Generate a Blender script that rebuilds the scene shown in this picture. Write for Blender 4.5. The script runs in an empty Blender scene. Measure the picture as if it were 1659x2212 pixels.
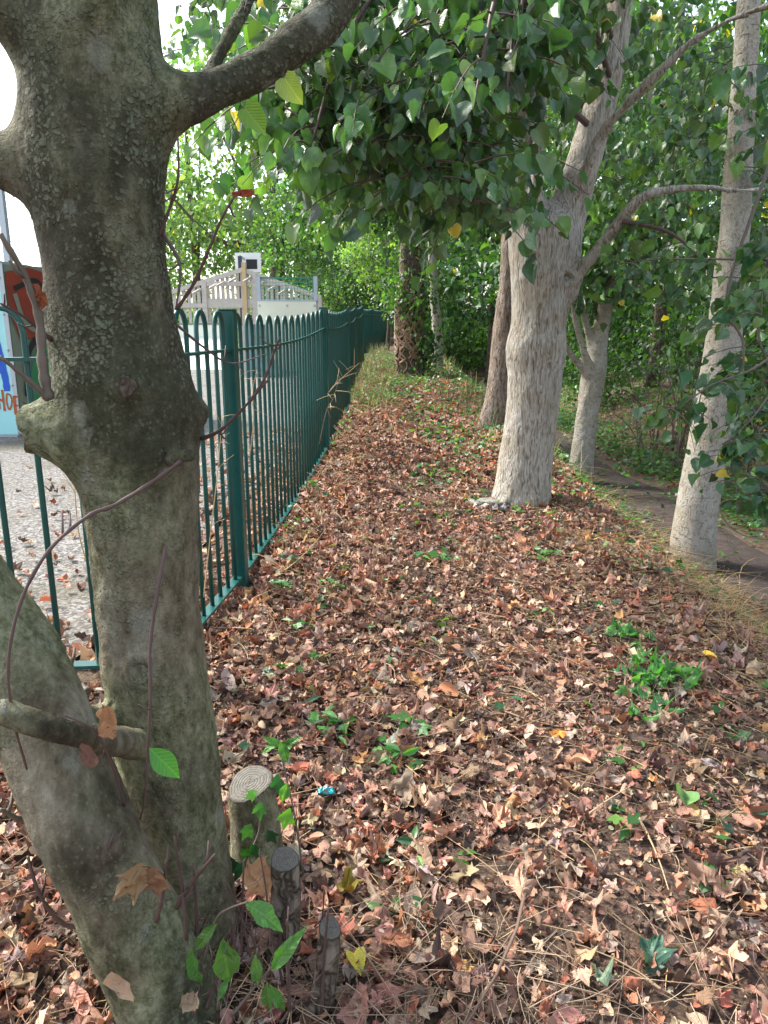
import bpy, math, random
import numpy as np
from mathutils import Vector, noise
rng = np.random.default_rng(7); random.seed(7)
C = bpy.context.scene
COL = C.collection
R_ = math.radians

# ------------------------------------------------------------------ camera, sky, sun, exposure
PITCH = 14.0; CAMZ = 1.2; LENS = 26.0
cam = bpy.data.cameras.new('camera'); camo = bpy.data.objects.new('camera', cam); COL.objects.link(camo)
camo.location = (0, 0, CAMZ); camo.rotation_euler = (R_(90 - PITCH), 0, 0)
cam.sensor_fit = 'VERTICAL'; cam.sensor_height = 36; cam.lens = LENS; cam.clip_start = 0.05; cam.clip_end = 3000
C.camera = camo
SUN_EL, SUN_AZ = 48.0, -62.0           # azimuth clockwise from +Y (ahead)
w = bpy.data.worlds.new('World'); C.world = w; w.use_nodes = True
nt = w.node_tree; nt.nodes.clear()
sky = nt.nodes.new('ShaderNodeTexSky'); sky.sky_type = 'NISHITA'; sky.sun_disc = False
sky.sun_elevation = R_(SUN_EL); sky.sun_rotation = R_(SUN_AZ % 360); sky.dust_density = 3.0; sky.air_density = 1.2
hs = nt.nodes.new('ShaderNodeHueSaturation'); hs.inputs['Saturation'].default_value = 0.62
bg = nt.nodes.new('ShaderNodeBackground'); bg.inputs['Strength'].default_value = 0.15
wo = nt.nodes.new('ShaderNodeOutputWorld')
nt.links.new(sky.outputs[0], hs.inputs['Color']); nt.links.new(hs.outputs[0], bg.inputs['Color']); nt.links.new(bg.outputs[0], wo.inputs[0])
sl = bpy.data.lights.new('sun', 'SUN'); sl.energy = 2.5; sl.angle = R_(10.0); sl.color = (1.0, 0.95, 0.87)
so = bpy.data.objects.new('sun', sl); COL.objects.link(so)
_d = Vector((math.sin(R_(SUN_AZ)) * math.cos(R_(SUN_EL)), math.cos(R_(SUN_AZ)) * math.cos(R_(SUN_EL)), math.sin(R_(SUN_EL))))
so.rotation_euler = _d.to_track_quat('Z', 'Y').to_euler(); so.location = (-20, 12, 30)
C.view_settings.view_transform = 'Standard'; C.view_settings.look = 'None'; C.view_settings.gamma = 1.0
C.view_settings.exposure = 1.72
C.cycles.max_bounces = 8; C.cycles.diffuse_bounces = 4; C.cycles.glossy_bounces = 2; C.cycles.transmission_bounces = 4
C.cycles.use_denoising = True

# ------------------------------------------------------------------ helpers
F = LENS / 36 * 2212; CX, CY = 829.5, 1106.0
_ca, _sa = math.cos(R_(PITCH)), math.sin(R_(PITCH))
def P(u, v, Y):
    """the point at distance Y ahead that the photo shows at (u, v)"""
    x = (u - CX) / F; yv = -(v - CY) / F
    d = np.array([x, _ca + yv * _sa, -_sa + yv * _ca]); t = Y / d[1]
    return np.array([0, 0, CAMZ]) + d * t
def RAD(v, Y, px):
    yv = -(v - CY) / F
    return px / F * Y / (_ca + yv * _sa)
def lerp(a, b, t): return a + (b - a) * t
def sstep(a, b, x):
    t = np.clip((x - a) / (b - a), 0, 1); return t * t * (3 - 2 * t)
FENCE = [(-3.6, 2.14), (-0.76, 2.36), (-0.674, 3.3), (-0.52, 6.55), (-0.47, 9.7), (-0.49, 12.9), (-0.45, 16.0), (-0.62, 19.6), (-0.35, 23.0), (0.02, 27.0), (0.1, 31.0)]
CRY = np.array([-50, 2.5, 3.3, 6.5, 9.7, 12.9, 16, 20, 30, 45, 80, 400.]); CRZ = np.array([0, 0, 0.0, .11, .2, .28, .36, .45, .66, .8, .9, .9])
fy = np.array([p[1] for p in FENCE[1:]]); fx = np.array([p[0] for p in FENCE[1:]])
def ground_z(x, y):
    x = np.asarray(x, float); y = np.asarray(y, float)
    c = np.interp(y, CRY, CRZ)
    edge = np.interp(y, fy, fx)
    path = -0.5 + 0.004 * np.clip(y, 0, 60)
    bank = path + 0.55 * sstep(3.3, 5.5, x)
    e0 = 1.3 + 0.0 * y
    z = lerp(c, path, sstep(e0, 2.25, x))
    z = np.where(x > 3.0, bank, z)
    left = sstep(-0.05, -0.55, x - edge) * (y > 2.3)
    z = lerp(z, -0.03, left)
    b = np.sin(x * 3.1 + y * 1.7) * np.cos(y * 2.3 - x * 1.1) * 0.016 + np.sin(x * 7.3 + 1.3) * np.cos(y * 6.1) * 0.008
    return z + b * (1 - left)
def link_mesh(name, me, parent=None):
    o = bpy.data.objects.new(name, me); COL.objects.link(o)
    if parent is not None: o.parent = parent
    return o
def wloc(p):
    b = np.zeros(3)
    while p is not None:
        b += np.array(p.location); p = p.parent
    return b
def mk(name, V, Fs, mat, parent=None, col=None, uv=None, smooth=True, base=None):
    """one mesh object from numpy arrays (world coordinates)"""
    V = np.asarray(V, float)
    if not isinstance(Fs, list) or (len(Fs) and not hasattr(Fs[0], 'ndim')): Fs = [np.asarray(Fs)]
    Fs = [np.asarray(f, int) for f in Fs if len(f)]
    off = wloc(parent) if parent is not None else (np.zeros(3) if base is None else np.asarray(base, float))
    me = bpy.data.meshes.new(name)
    me.vertices.add(len(V)); me.vertices.foreach_set('co', (V - off).astype(np.float32).ravel())
    li = np.concatenate([f.ravel() for f in Fs]); tot = np.concatenate([np.full(len(f), f.shape[1]) for f in Fs])
    me.loops.add(len(li)); me.loops.foreach_set('vertex_index', li.astype(np.int32))
    me.polygons.add(len(tot)); st = np.concatenate([[0], np.cumsum(tot)[:-1]])
    me.polygons.foreach_set('loop_start', st.astype(np.int32)); me.polygons.foreach_set('loop_total', tot.astype(np.int32))
    me.polygons.foreach_set('use_smooth', np.full(len(tot), smooth))
    if col is not None:
        a = me.color_attributes.new('col', 'FLOAT_COLOR', 'POINT')
        a.data.foreach_set('color', np.c_[col, np.ones(len(col))].astype(np.float32).ravel())
    if uv is not None:
        u = me.uv_layers.new(name='uv'); u.data.foreach_set('uv', np.asarray(uv)[li].astype(np.float32).ravel())
    me.update(calc_edges=True); me.validate()
    if mat is not None: me.materials.append(mat)
    o = link_mesh(name, me, parent)
    if parent is None: o.location = off
    return o
def tag(o, label=None, cat=None, group=None, kind=None):
    if label: o['label'] = label
    if cat: o['category'] = cat
    if group: o['group'] = group
    if kind: o['kind'] = kind
    return o
def thing(name, label, cat, loc, group=None):
    o = bpy.data.objects.new(name, None); COL.objects.link(o); o.location = tuple(float(c) for c in loc)
    o.empty_display_size = 0.1
    return tag(o, label, cat, group)
class MB:
    """collects boxes, tubes, grids into one mesh"""
    def __init__(s): s.V = []; s.F3 = []; s.F4 = []; s.n = 0; s.Cc = []
    def add(s, V, f4=None, f3=None, c=None):
        V = np.asarray(V, float)
        if f4 is not None and len(f4): s.F4.append(np.asarray(f4) + s.n)
        if f3 is not None and len(f3): s.F3.append(np.asarray(f3) + s.n)
        s.V.append(V); s.n += len(V)
        if c is not None: s.Cc.append(np.tile(c, (len(V), 1)))
    def box(s, c, sx, sy, sz, ax=(1, 0, 0), up=(0, 0, 1), c_=None):
        ax = np.array(ax, float); ax /= np.linalg.norm(ax); up = np.array(up, float)
        b = np.cross(up, ax); b /= np.linalg.norm(b); up = np.cross(ax, b)
        q = np.array([[i, j, k] for k in (-.5, .5) for j in (-.5, .5) for i in (-.5, .5)])
        V = np.array(c) + q[:, :1] * sx * ax + q[:, 1:2] * sy * b + q[:, 2:] * sz * up
        s.add(V, [(0, 2, 3, 1), (4, 5, 7, 6), (0, 1, 5, 4), (2, 6, 7, 3), (0, 4, 6, 2), (1, 3, 7, 5)], c=c_)
    def bar(s, a, b, wd, th, up=(0, 0, 1)):
        a = np.array(a, float); b = np.array(b, float)
        s.box((a + b) / 2, np.linalg.norm(b - a), wd, th, ax=b - a, up=up)
    def tube(s, pts, rad, n=6, cap=True, c=None):
        pts = np.asarray(pts, float); m = len(pts); rad = np.broadcast_to(np.asarray(rad, float), (m,))
        T = np.gradient(pts, axis=0); T /= np.linalg.norm(T, axis=1)[:, None] + 1e-9
        ref = np.array([0.31, 0.22, 0.92]); ref = ref if abs(T.mean(0) @ ref) < 0.85 * np.linalg.norm(T.mean(0)) + 1e-9 else np.array([0.9, -0.4, 0.1])
        A = np.cross(T, ref); A /= np.linalg.norm(A, axis=1)[:, None] + 1e-9; B = np.cross(T, A)
        th = np.arange(n) * 2 * math.pi / n
        V = (pts[:, None] + rad[:, None, None] * (np.cos(th)[None, :, None] * A[:, None] + np.sin(th)[None, :, None] * B[:, None])).reshape(-1, 3)
        i = np.arange(m - 1)[:, None] * n; j = np.arange(n)[None]; k = (j + 1) % n
        f = np.stack([i + j, i + k, i + n + k, i + n + j], -1).reshape(-1, 4)
        f3 = None
        if cap:
            V = np.vstack([V, pts[0], pts[-1]]); a = m * n
            jj = np.arange(n); kk = (jj + 1) % n
            f3 = np.vstack([np.c_[np.full(n, a), kk, jj], np.c_[np.full(n, a + 1), (m - 1) * n + jj, (m - 1) * n + kk]])
        s.add(V, f, f3, c)
    def build(s, name, mat, parent=None, smooth=True, base=None, kind=None):
        V = np.vstack(s.V); Fs = []
        if s.F4: Fs.append(np.vstack(s.F4))
        if s.F3: Fs.append(np.vstack(s.F3))
        col = np.vstack(s.Cc) if s.Cc else None
        o = mk(name, V, Fs, mat, parent, col=col, smooth=smooth, base=base)
        if kind: o['kind'] = kind
        return o
def curve(pts, n=None):
    """Catmull-Rom through the points"""
    p = np.asarray(pts, float)
    if len(p) < 3 : 
        t = np.linspace(0, 1, n or 4)[:, None]; return p[0] * (1 - t) + p[-1] * t
    q = np.vstack([2 * p[0] - p[1], p, 2 * p[-1] - p[-2]]); n = n or 6 * (len(p) - 1)
    t = np.linspace(0, len(p) - 1 - 1e-6, n); i = t.astype(int); f = (t - i)[:, None]
    a, b, c, d = q[i], q[i + 1], q[i + 2], q[i + 3]
    return .5 * (2 * b + (c - a) * f + (2 * a - 5 * b + 4 * c - d) * f ** 2 + (3 * b - a - 3 * c + d) * f ** 3)
def unit(v): v = np.asarray(v, float); return v / (np.linalg.norm(v, axis=-1, keepdims=True) + 1e-9)

# smooth-blended limbs: distance field of tapered capsules, meshed with surface nets
def sdf_mesh(chains, h, k):
    raw = [ch[0] if isinstance(ch, tuple) else ch for ch in chains]
    allp = np.vstack([np.array([c[0] for c in ch]) for ch in raw]); rm = max(c[1] for ch in raw for c in ch)
    lo = allp.min(0) - rm - 4 * h; hi = allp.max(0) + rm + 4 * h
    dims = np.ceil((hi - lo) / h).astype(int) + 1
    D = np.full(dims, 1e3, np.float32)
    k0 = k
    for ch in chains:
        k = k0
        pln = None
        if isinstance(ch, tuple):
            if len(ch) == 3: pln = ch[2]
            ch, k = ch[:2]
        pts = np.array([c[0] for c in ch]); rr = np.array([c[1] for c in ch])
        mg = rr.max() + k * 1.6 + 3 * h
        a = np.maximum(np.floor((pts.min(0) - mg - lo) / h).astype(int), 0); b = np.minimum(np.ceil((pts.max(0) + mg - lo) / h).astype(int) + 1, dims)
        ax = [lo[i] + h * np.arange(a[i], b[i]) for i in range(3)]
        G = np.stack(np.meshgrid(*ax, indexing='ij'), -1).astype(np.float32)
        E = np.full(G.shape[:3], 1e3, np.float32)
        for i in range(len(pts) - 1):
            p = pts[i].astype(np.float32); q = (pts[i + 1] - pts[i]).astype(np.float32); L2 = float(q @ q) + 1e-9
            t = np.clip(((G - p) @ q) / L2, 0, 1)
            dd = np.sqrt(np.maximum(((G - p - t[..., None] * q) ** 2).sum(-1), 0)) - (rr[i] + (rr[i + 1] - rr[i]) * t).astype(np.float32)
            np.minimum(E, dd, out=E)
        if pln is not None: E = np.maximum(E, ((G - pln[0].astype(np.float32)) @ pln[1].astype(np.float32)))
        sl_ = (slice(a[0], b[0]), slice(a[1], b[1]), slice(a[2], b[2]))
        Dd = D[sl_]; hh = np.maximum(k - np.abs(Dd - E), 0) / k
        D[sl_] = np.minimum(Dd, E) - hh * hh * k * 0.25
    s = D < 0
    cs = [s[i:dims[0] - 1 + i, j:dims[1] - 1 + j, l:dims[2] - 1 + l] for i in (0, 1) for j in (0, 1) for l in (0, 1)]
    cnt = sum(c.astype(np.int8) for c in cs); act = (cnt > 0) & (cnt < 8)
    I = np.argwhere(act); idx = np.full(act.shape, -1, int); idx[act] = np.arange(len(I))
    acc = np.zeros((len(I), 3)); num = np.zeros(len(I))
    cn = [(i, j, l) for i in (0, 1) for j in (0, 1) for l in (0, 1)]
    for A in cn:
        for ax in range(3):
            if A[ax] == 0:
                Bq = list(A); Bq[ax] = 1
                da = D[tuple((I + A).T)]; db = D[tuple((I + Bq).T)]
                cr = (da < 0) != (db < 0); t = np.where(cr, da / np.where(da - db == 0, 1, da - db), 0)
                p = np.array(A, float)[None].repeat(len(I), 0); p[:, ax] += t
                acc[cr] += p[cr]; num[cr] += 1
    V = lo + h * (I + acc / num[:, None])
    fs = []
    for ax in range(3):
        b1, b2 = [(1, 2), (2, 0), (0, 1)][ax]
        sl0 = [slice(None)] * 3; sl1 = [slice(None)] * 3
        sl0[ax] = slice(0, dims[ax] - 1); sl1[ax] = slice(1, dims[ax])
        x = s[tuple(sl0)] != s[tuple(sl1)]
        E = np.argwhere(x); E = E[(E[:, b1] > 0) & (E[:, b2] > 0) & (E[:, b1] < dims[b1] - 1) & (E[:, b2] < dims[b2] - 1)]
        ins = s[tuple(E.T)]
        o1 = np.zeros(3, int); o1[b1] = 1; o2 = np.zeros(3, int); o2[b2] = 1
        q = np.stack([idx[tuple((E - o1 - o2).T)], idx[tuple((E - o2).T)], idx[tuple(E.T)], idx[tuple((E - o1).T)]], 1)
        q[~ins] = q[~ins][:, ::-1]; fs.append(q)
    return V, np.vstack(fs)
def smooth_normals(V, Fq):
    n = np.cross(V[Fq[:, 1]] - V[Fq[:, 0]], V[Fq[:, 2]] - V[Fq[:, 0]]); N = np.zeros_like(V)
    for i in range(Fq.shape[1]): np.add.at(N, Fq[:, i], n)
    return unit(N)
def relax(V, Fq, it=2):
    for _ in range(it):
        S = np.zeros_like(V); c = np.zeros(len(V))
        for i in range(4):
            np.add.at(S, Fq[:, i], V[Fq[:, (i + 1) % 4]]); np.add.at(c, Fq[:, i], 1)
        V = .5 * V + .5 * S / np.maximum(c, 1)[:, None]
    return V
def subdiv(V, Fq):
    """one linear-with-smoothing subdivision of a quad mesh"""
    e = np.vstack([np.stack([Fq[:, i], Fq[:, (i + 1) % 4]], 1) for i in range(4)]); es = np.sort(e, 1)
    key = es[:, 0].astype(np.int64) * len(V) + es[:, 1]; uq, inv = np.unique(key, return_inverse=True)
    a = uq // len(V); b = uq % len(V); n = len(V); m = len(Fq)
    ei = inv.reshape(4, m).T + n; fi = np.arange(m) + n + len(uq)
    V2 = np.vstack([V, (V[a] + V[b]) / 2, V[Fq].mean(1)])
    q = np.vstack([np.stack([Fq[:, i], ei[:, i], fi, ei[:, (i - 1) % 4]], 1) for i in range(4)])
    return relax(V2, q, 1), q
def tree_trunk(name, chains, h, k, mat, parent, bumps=((6, .012), (25, .003)), stretch=1.0, sub=False, dents=()):
    V, q = sdf_mesh(chains, h, k)
    V = relax(V, q, 2)
    if sub: V, q = subdiv(V, q)
    N = smooth_normals(V, q)
    d = np.zeros(len(V))
    for fr, am in bumps:
        d += am * np.array([noise.noise((p[0] * fr, p[1] * fr, p[2] * fr / stretch)) for p in V])
    for c, r, am, rings in dents:            # knots and scars: a hollow with a raised lip
        dist = np.linalg.norm(V - c, axis=1) / r
        if rings: d += np.where(dist < 2.4, am * (-1.6 * np.exp(-(dist / .45) ** 2) + 0.8 * np.exp(-((dist - 1.0) / .28) ** 2) + .25 * np.cos(dist * 9) * np.exp(-dist)), 0)
        else: d += am * np.exp(-dist ** 2)
    return mk(name, V + N * d[:, None], q, mat, parent)

# ------------------------------------------------------------------ materials
def newmat(name):
    m = bpy.data.materials.new(name); m.use_nodes = True; t = m.node_tree; t.nodes.clear()
    o = t.nodes.new('ShaderNodeOutputMaterial'); b = t.nodes.new('ShaderNodeBsdfPrincipled'); t.links.new(b.outputs[0], o.inputs[0])
    return m, t, b, o
def nd(t, typ, **kw):
    n = t.nodes.new(typ)
    for k_, v in kw.items():
        if k_ in n.inputs: n.inputs[k_].default_value = v
        else: setattr(n, k_, v)
    return n
def coords(t, scale=(1, 1, 1), kind='Object'):
    tc = t.nodes.new('ShaderNodeTexCoord'); mp = t.nodes.new('ShaderNodeMapping'); mp.inputs['Scale'].default_value = scale
    t.links.new(tc.outputs[kind], mp.inputs[0]); return mp.outputs[0]
def noise_(t, co, sc, det=4, rough=.55, dist=0):
    n = nd(t, 'ShaderNodeTexNoise', Scale=sc, Detail=det, Roughness=rough, Distortion=dist); t.links.new(co, n.inputs['Vector']); return n.outputs['Fac']
def ramp(t, fac, stops):
    r = t.nodes.new('ShaderNodeValToRGB'); e = r.color_ramp.elements
    while len(e) < len(stops): e.new(0.5)
    for el, (p, c) in zip(e, stops): el.position = p; el.color = (*c, 1) if len(c) == 3 else c
    t.links.new(fac, r.inputs[0]); return r.outputs[0]
def thr(t, fac, a, b):
    m = nd(t, 'ShaderNodeMapRange'); m.inputs[1].default_value = a; m.inputs[2].default_value = b; t.links.new(fac, m.inputs[0]); return m.outputs[0]
def mix(t, fac, a, b, mode='MIX'):
    m = t.nodes.new('ShaderNodeMix'); m.data_type = 'RGBA'; m.blend_type = mode
    for sock, val in ((0, fac), (6, a), (7, b)):
        if isinstance(val, (int, float)): m.inputs[sock].default_value = val
        elif isinstance(val, tuple): m.inputs[sock].default_value = (*val, 1)
        else: t.links.new(val, m.inputs[sock])
    return m.outputs[2]
def math_(t, op, a, b=0.5):
    m = t.nodes.new('ShaderNodeMath'); m.operation = op
    for i, v in enumerate((a, b)):
        if isinstance(v, (int, float)): m.inputs[i].default_value = v
        else: t.links.new(v, m.inputs[i])
    return m.outputs[0]
def bump(t, b, hgt, dist, strength=1.0):
    n = nd(t, 'ShaderNodeBump', Strength=strength, Distance=dist); t.links.new(hgt, n.inputs['Height']); t.links.new(n.outputs[0], b.inputs['Normal'])
def plain(name, c, rough=.6, metal=0, var=.25, sc=6, spec=None, bumpd=0):
    m, t, b, o = newmat(name); co = coords(t); f = noise_(t, co, sc, 5)
    cc = mix(t, f, tuple(x * (1 - var) for x in c), tuple(min(1, x * (1 + var)) for x in c)); t.links.new(cc, b.inputs['Base Color'])
    b.inputs['Roughness'].default_value = rough; b.inputs['Metallic'].default_value = metal
    if spec is not None: b.inputs['Specular IOR Level'].default_value = spec
    if bumpd: bump(t, b, noise_(t, co, sc * 6, 5), bumpd)
    return m
def leafmat(name, rough=.42, trans=.35, tint=(1.5, 1.7, .6), spec=.5, veins=0, two=None, rib=0):
    m, t, b, o = newmat(name)
    a = nd(t, 'ShaderNodeAttribute', attribute_name='col'); c = a.outputs['Color']
    co = coords(t); f = noise_(t, co, 40, 3); c = mix(t, math_(t, 'MULTIPLY', f, .5), c, mix(t, 1.0, c, (1.5, 1.45, 1.2), 'MULTIPLY'))
    if two is not None:
        gm = t.nodes.new('ShaderNodeNewGeometry'); c = mix(t, math_(t, 'MULTIPLY', gm.outputs['Backfacing'], .6), c, mix(t, 1.0, c, two, 'MULTIPLY'))
    t.links.new(c, b.inputs['Base Color']); b.inputs['Roughness'].default_value = rough; b.inputs['Specular IOR Level'].default_value = spec
    if veins:
        uv = coords(t, kind='UV'); sp = t.nodes.new('ShaderNodeSeparateXYZ'); t.links.new(uv, sp.inputs[0])
        ay = math_(t, 'ABSOLUTE', sp.outputs[1]); ph = math_(t, 'SUBTRACT', math_(t, 'MULTIPLY', sp.outputs[0], 9 * 6.28), math_(t, 'MULTIPLY', ay, 8 * 6.28))
        vn = math_(t, 'POWER', math_(t, 'ADD', math_(t, 'MULTIPLY', math_(t, 'SINE', ph), .5), .5), 3)
        hgt = math_(t, 'ADD', math_(t, 'MULTIPLY', vn, veins), f)
        if rib:
            mk_ = math_(t, 'MAXIMUM', thr(t, ay, .022, .008), math_(t, 'MULTIPLY', thr(t, vn, .75, .95), .45)); c = mix(t, math_(t, 'MULTIPLY', mk_, rib), c, mix(t, 1.0, c, (2.0, 1.7, 1.6), 'MULTIPLY')); t.links.new(c, b.inputs['Base Color'])
        bump(t, b, hgt, .0025)
    if trans:
        tr = t.nodes.new('ShaderNodeBsdfTranslucent'); t.links.new(mix(t, 1.0, c, tint, 'MULTIPLY'), tr.inputs[0])
        ms = t.nodes.new('ShaderNodeMixShader'); ms.inputs[0].default_value = trans
        t.links.new(b.outputs[0], ms.inputs[1]); t.links.new(tr.outputs[0], ms.inputs[2]); t.links.new(ms.outputs[0], o.inputs[0])
    return m

def mat_mossy_bark():
    m, t, b, o = newmat('mossy_maple_bark'); co = coords(t); cz = coords(t, (1, 1, .4))
    n1 = noise_(t, cz, 8, 6, .62, .3); n2 = noise_(t, coords(t, (1, 1, .6)), 3.4, 5, .55); n3 = noise_(t, co, 70, 5, .7); n4 = noise_(t, coords(t, (1, 1, .55)), 42, 6, .72)
    base = ramp(t, math_(t, 'ADD', math_(t, 'MULTIPLY', n1, .6), math_(t, 'MULTIPLY', n4, .4)), [(.36, (.03, .024, .015)), (.44, (.13, .105, .066)), (.52, (.235, .205, .14)), (.62, (.4, .365, .275))])
    alg = ramp(t, math_(t, 'ADD', math_(t, 'MULTIPLY', n4, .5), math_(t, 'MULTIPLY', n3, .5)), [(.35, (.04, .05, .02)), (.47, (.155, .175, .082)), (.6, (.36, .375, .23))])
    c = mix(t, math_(t, 'MULTIPLY', thr(t, n2, .4, .56), .85), base, alg)
    tz0 = t.nodes.new('ShaderNodeSeparateXYZ'); t.links.new(co, tz0.inputs[0]); upz_ = thr(t, tz0.outputs[2], .7, 1.4)
    dk = noise_(t, coords(t, (1.6, 1.6, .7)), 3.0, 5, .6); dk.node.noise_dimensions = '4D'; dk.node.inputs['W'].default_value = 3.7
    c = mix(t, math_(t, 'MULTIPLY', thr(t, math_(t, 'ADD', dk, math_(t, 'MULTIPLY', upz_, .1)), .5, .62), .8), c, mix(t, n4, (.014, .015, .008), (.055, .052, .03)))
    v = nd(t, 'ShaderNodeTexVoronoi', Scale=120.0); t.links.new(coords(t, (1, 1, .7)), v.inputs['Vector'])
    spk = math_(t, 'MULTIPLY', thr(t, v.outputs['Distance'], .34, .12), thr(t, noise_(t, co, 17, 4), .4, .58))
    c = mix(t, math_(t, 'MULTIPLY', spk, .38), c, (.34, .32, .24))
    # crusty foliose lichen: small flakes gathered in colonies
    vl = nd(t, 'ShaderNodeTexVoronoi', Scale=125.0); wv = t.nodes.new('ShaderNodeVectorMath'); wv.operation = 'ADD'; nv = nd(t, 'ShaderNodeTexNoise', Scale=60.0, Detail=6.0); t.links.new(co, nv.inputs['Vector'])
    sv = t.nodes.new('ShaderNodeVectorMath'); sv.operation = 'SCALE'; sv.inputs['Scale'].default_value = .02; t.links.new(nv.outputs['Color'], sv.inputs[0]); t.links.new(co, wv.inputs[0]); t.links.new(sv.outputs[0], wv.inputs[1]); t.links.new(wv.outputs[0], vl.inputs['Vector'])
    pk = nd(t, 'ShaderNodeSeparateColor'); t.links.new(vl.outputs['Color'], pk.inputs[0])
    col_ = noise_(t, co, 6.5, 5, .6); tcz = t.nodes.new('ShaderNodeSeparateXYZ'); t.links.new(co, tcz.inputs[0]); upz = thr(t, tcz.outputs[2], .45, 1.1)
    colony = thr(t, math_(t, 'ADD', math_(t, 'ADD', col_, math_(t, 'MULTIPLY', pk.outputs[0], .2)), math_(t, 'MULTIPLY', upz, .1)), .7, .8)
    flake = math_(t, 'MULTIPLY', thr(t, vl.outputs['Distance'], .62, .44), colony)
    c = mix(t, math_(t, 'MULTIPLY', flake, .75), c, mix(t, n3, (.07, .085, .045), (.36, .39, .27)))
    # smooth pale crusts with ragged rims
    v2 = nd(t, 'ShaderNodeTexVoronoi', Scale=13.0); t.links.new(coords(t, (1, 1, .8)), v2.inputs['Vector'])
    rag = noise_(t, co, 55, 6, .75); edge = math_(t, 'ADD', v2.outputs['Distance'], math_(t, 'MULTIPLY', math_(t, 'SUBTRACT', rag, .5), .75))
    pick = nd(t, 'ShaderNodeSeparateColor'); t.links.new(v2.outputs['Color'], pick.inputs[0])
    size = math_(t, 'MULTIPLY', pick.outputs[1], .32)
    disc = math_(t, 'MULTIPLY', thr(t, math_(t, 'SUBTRACT', edge, size), .08, -.08), thr(t, pick.outputs[0], .62, .66))
    c = mix(t, math_(t, 'MULTIPLY', disc, .5), c, mix(t, n3, (.2, .22, .17), (.46, .48, .41)))
    t.links.new(c, b.inputs['Base Color']); b.inputs['Roughness'].default_value = .85; b.inputs['Specular IOR Level'].default_value = .25
    hg = math_(t, 'ADD', math_(t, 'ADD', math_(t, 'MULTIPLY', n4, 1.1), math_(t, 'MULTIPLY', flake, .45)), math_(t, 'MULTIPLY', noise_(t, co, 190, 5, .65), .45))
    bump(t, b, hg, .02)
    return m
def mat_ridged_bark(name, lo, mid, hi, sc=1.0, bd=.018, streak=None):
    m, t, b, o = newmat(name); co = coords(t)
    cz = coords(t, (1, 1, .16)); n = noise_(t, cz, 34 * sc, 5, .6, 1.2); n2 = noise_(t, co, 4, 4)
    v = nd(t, 'ShaderNodeTexVoronoi', Scale=46.0 * sc, feature='DISTANCE_TO_EDGE'); wv = t.nodes.new('ShaderNodeVectorMath'); wv.operation = 'ADD'
    nn = nd(t, 'ShaderNodeTexNoise', Scale=24.0); t.links.new(co, nn.inputs['Vector'])
    sc_ = t.nodes.new('ShaderNodeVectorMath'); sc_.operation = 'SCALE'; sc_.inputs['Scale'].default_value = .035; t.links.new(nn.outputs['Color'], sc_.inputs[0])
    t.links.new(coords(t, (1, 1, .22)), wv.inputs[0]); t.links.new(sc_.outputs[0], wv.inputs[1]); t.links.new(wv.outputs[0], v.inputs['Vector'])
    crack = thr(t, v.outputs['Distance'], .0, .22)
    hgt = math_(t, 'ADD', math_(t, 'MULTIPLY', crack, .55), math_(t, 'MULTIPLY', n, .6))
    c = ramp(t, hgt, [(.25, lo), (.55, mid), (.85, hi)])
    c = mix(t, thr(t, n2, .4, .68), c, mix(t, 1.0, c, (1.12, 1.0, .84), 'MULTIPLY'))
    if streak:
        l1 = noise_(t, co, 22, 6, .7, .5); c = mix(t, math_(t, 'MULTIPLY', thr(t, l1, .56, .62), .8), c, streak)
    t.links.new(c, b.inputs['Base Color']); b.inputs['Roughness'].default_value = .9; b.inputs['Specular IOR Level'].default_value = .2
    bump(t, b, hgt, bd); return m
M = {}
M['maple_bark'] = mat_mossy_bark()
def mat_lime_bark(name, lo, mid, hi, sc=1.0, bd=.012, zs=.2, lichen=.5):
    m, t, b, o = newmat(name); co = coords(t); cz = coords(t, (1, 1, zs))
    n = noise_(t, cz, 46 * sc, 3, .5, .9); rid = math_(t, 'SUBTRACT', 1.0, math_(t, 'MULTIPLY', math_(t, 'ABSOLUTE', math_(t, 'SUBTRACT', n, .5)), 5.0)); rid = math_(t, 'MAXIMUM', rid, 0.0)
    n2 = noise_(t, co, 5, 5, .6); n3 = noise_(t, coords(t, (1, 1, .5)), 60, 5, .7)
    hgt = math_(t, 'ADD', math_(t, 'MULTIPLY', rid, .6), math_(t, 'MULTIPLY', n3, .55))
    c = ramp(t, hgt, [(.2, lo), (.5, mid), (.85, hi)])
    c = mix(t, math_(t, 'MULTIPLY', thr(t, n2, .42, .62), .8), c, mix(t, 1.0, c, (.84, .78, .68), 'MULTIPLY'))
    l1 = noise_(t, co, 9, 6, .75, .3); c = mix(t, math_(t, 'MULTIPLY', thr(t, l1, .54, .62), lichen), c, mix(t, n3, mid, (.5, .5, .47)))
    l2 = noise_(t, co, 16, 6, .7); l2.node.noise_dimensions = '4D'; l2.node.inputs['W'].default_value = 5; c = mix(t, math_(t, 'MULTIPLY', thr(t, l2, .62, .68), .5), c, (.1, .095, .075))
    t.links.new(c, b.inputs['Base Color']); b.inputs['Roughness'].default_value = .9; b.inputs['Specular IOR Level'].default_value = .2
    bump(t, b, hgt, bd); return m
M['lime_bark'] = mat_lime_bark('lime_bark', (.12, .105, .085), (.27, .245, .205), (.44, .42, .375), 1.3, .01, .13)
M['brown_bark'] = mat_lime_bark('brown_bark', (.07, .052, .04), (.16, .125, .1), (.27, .22, .18), .8, .02, .22, .25)
M['smooth_bark'] = mat_lime_bark('smooth_bark', (.19, .17, .14), (.31, .285, .245), (.42, .4, .35), 1.2, .006, .5, .6)
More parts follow.
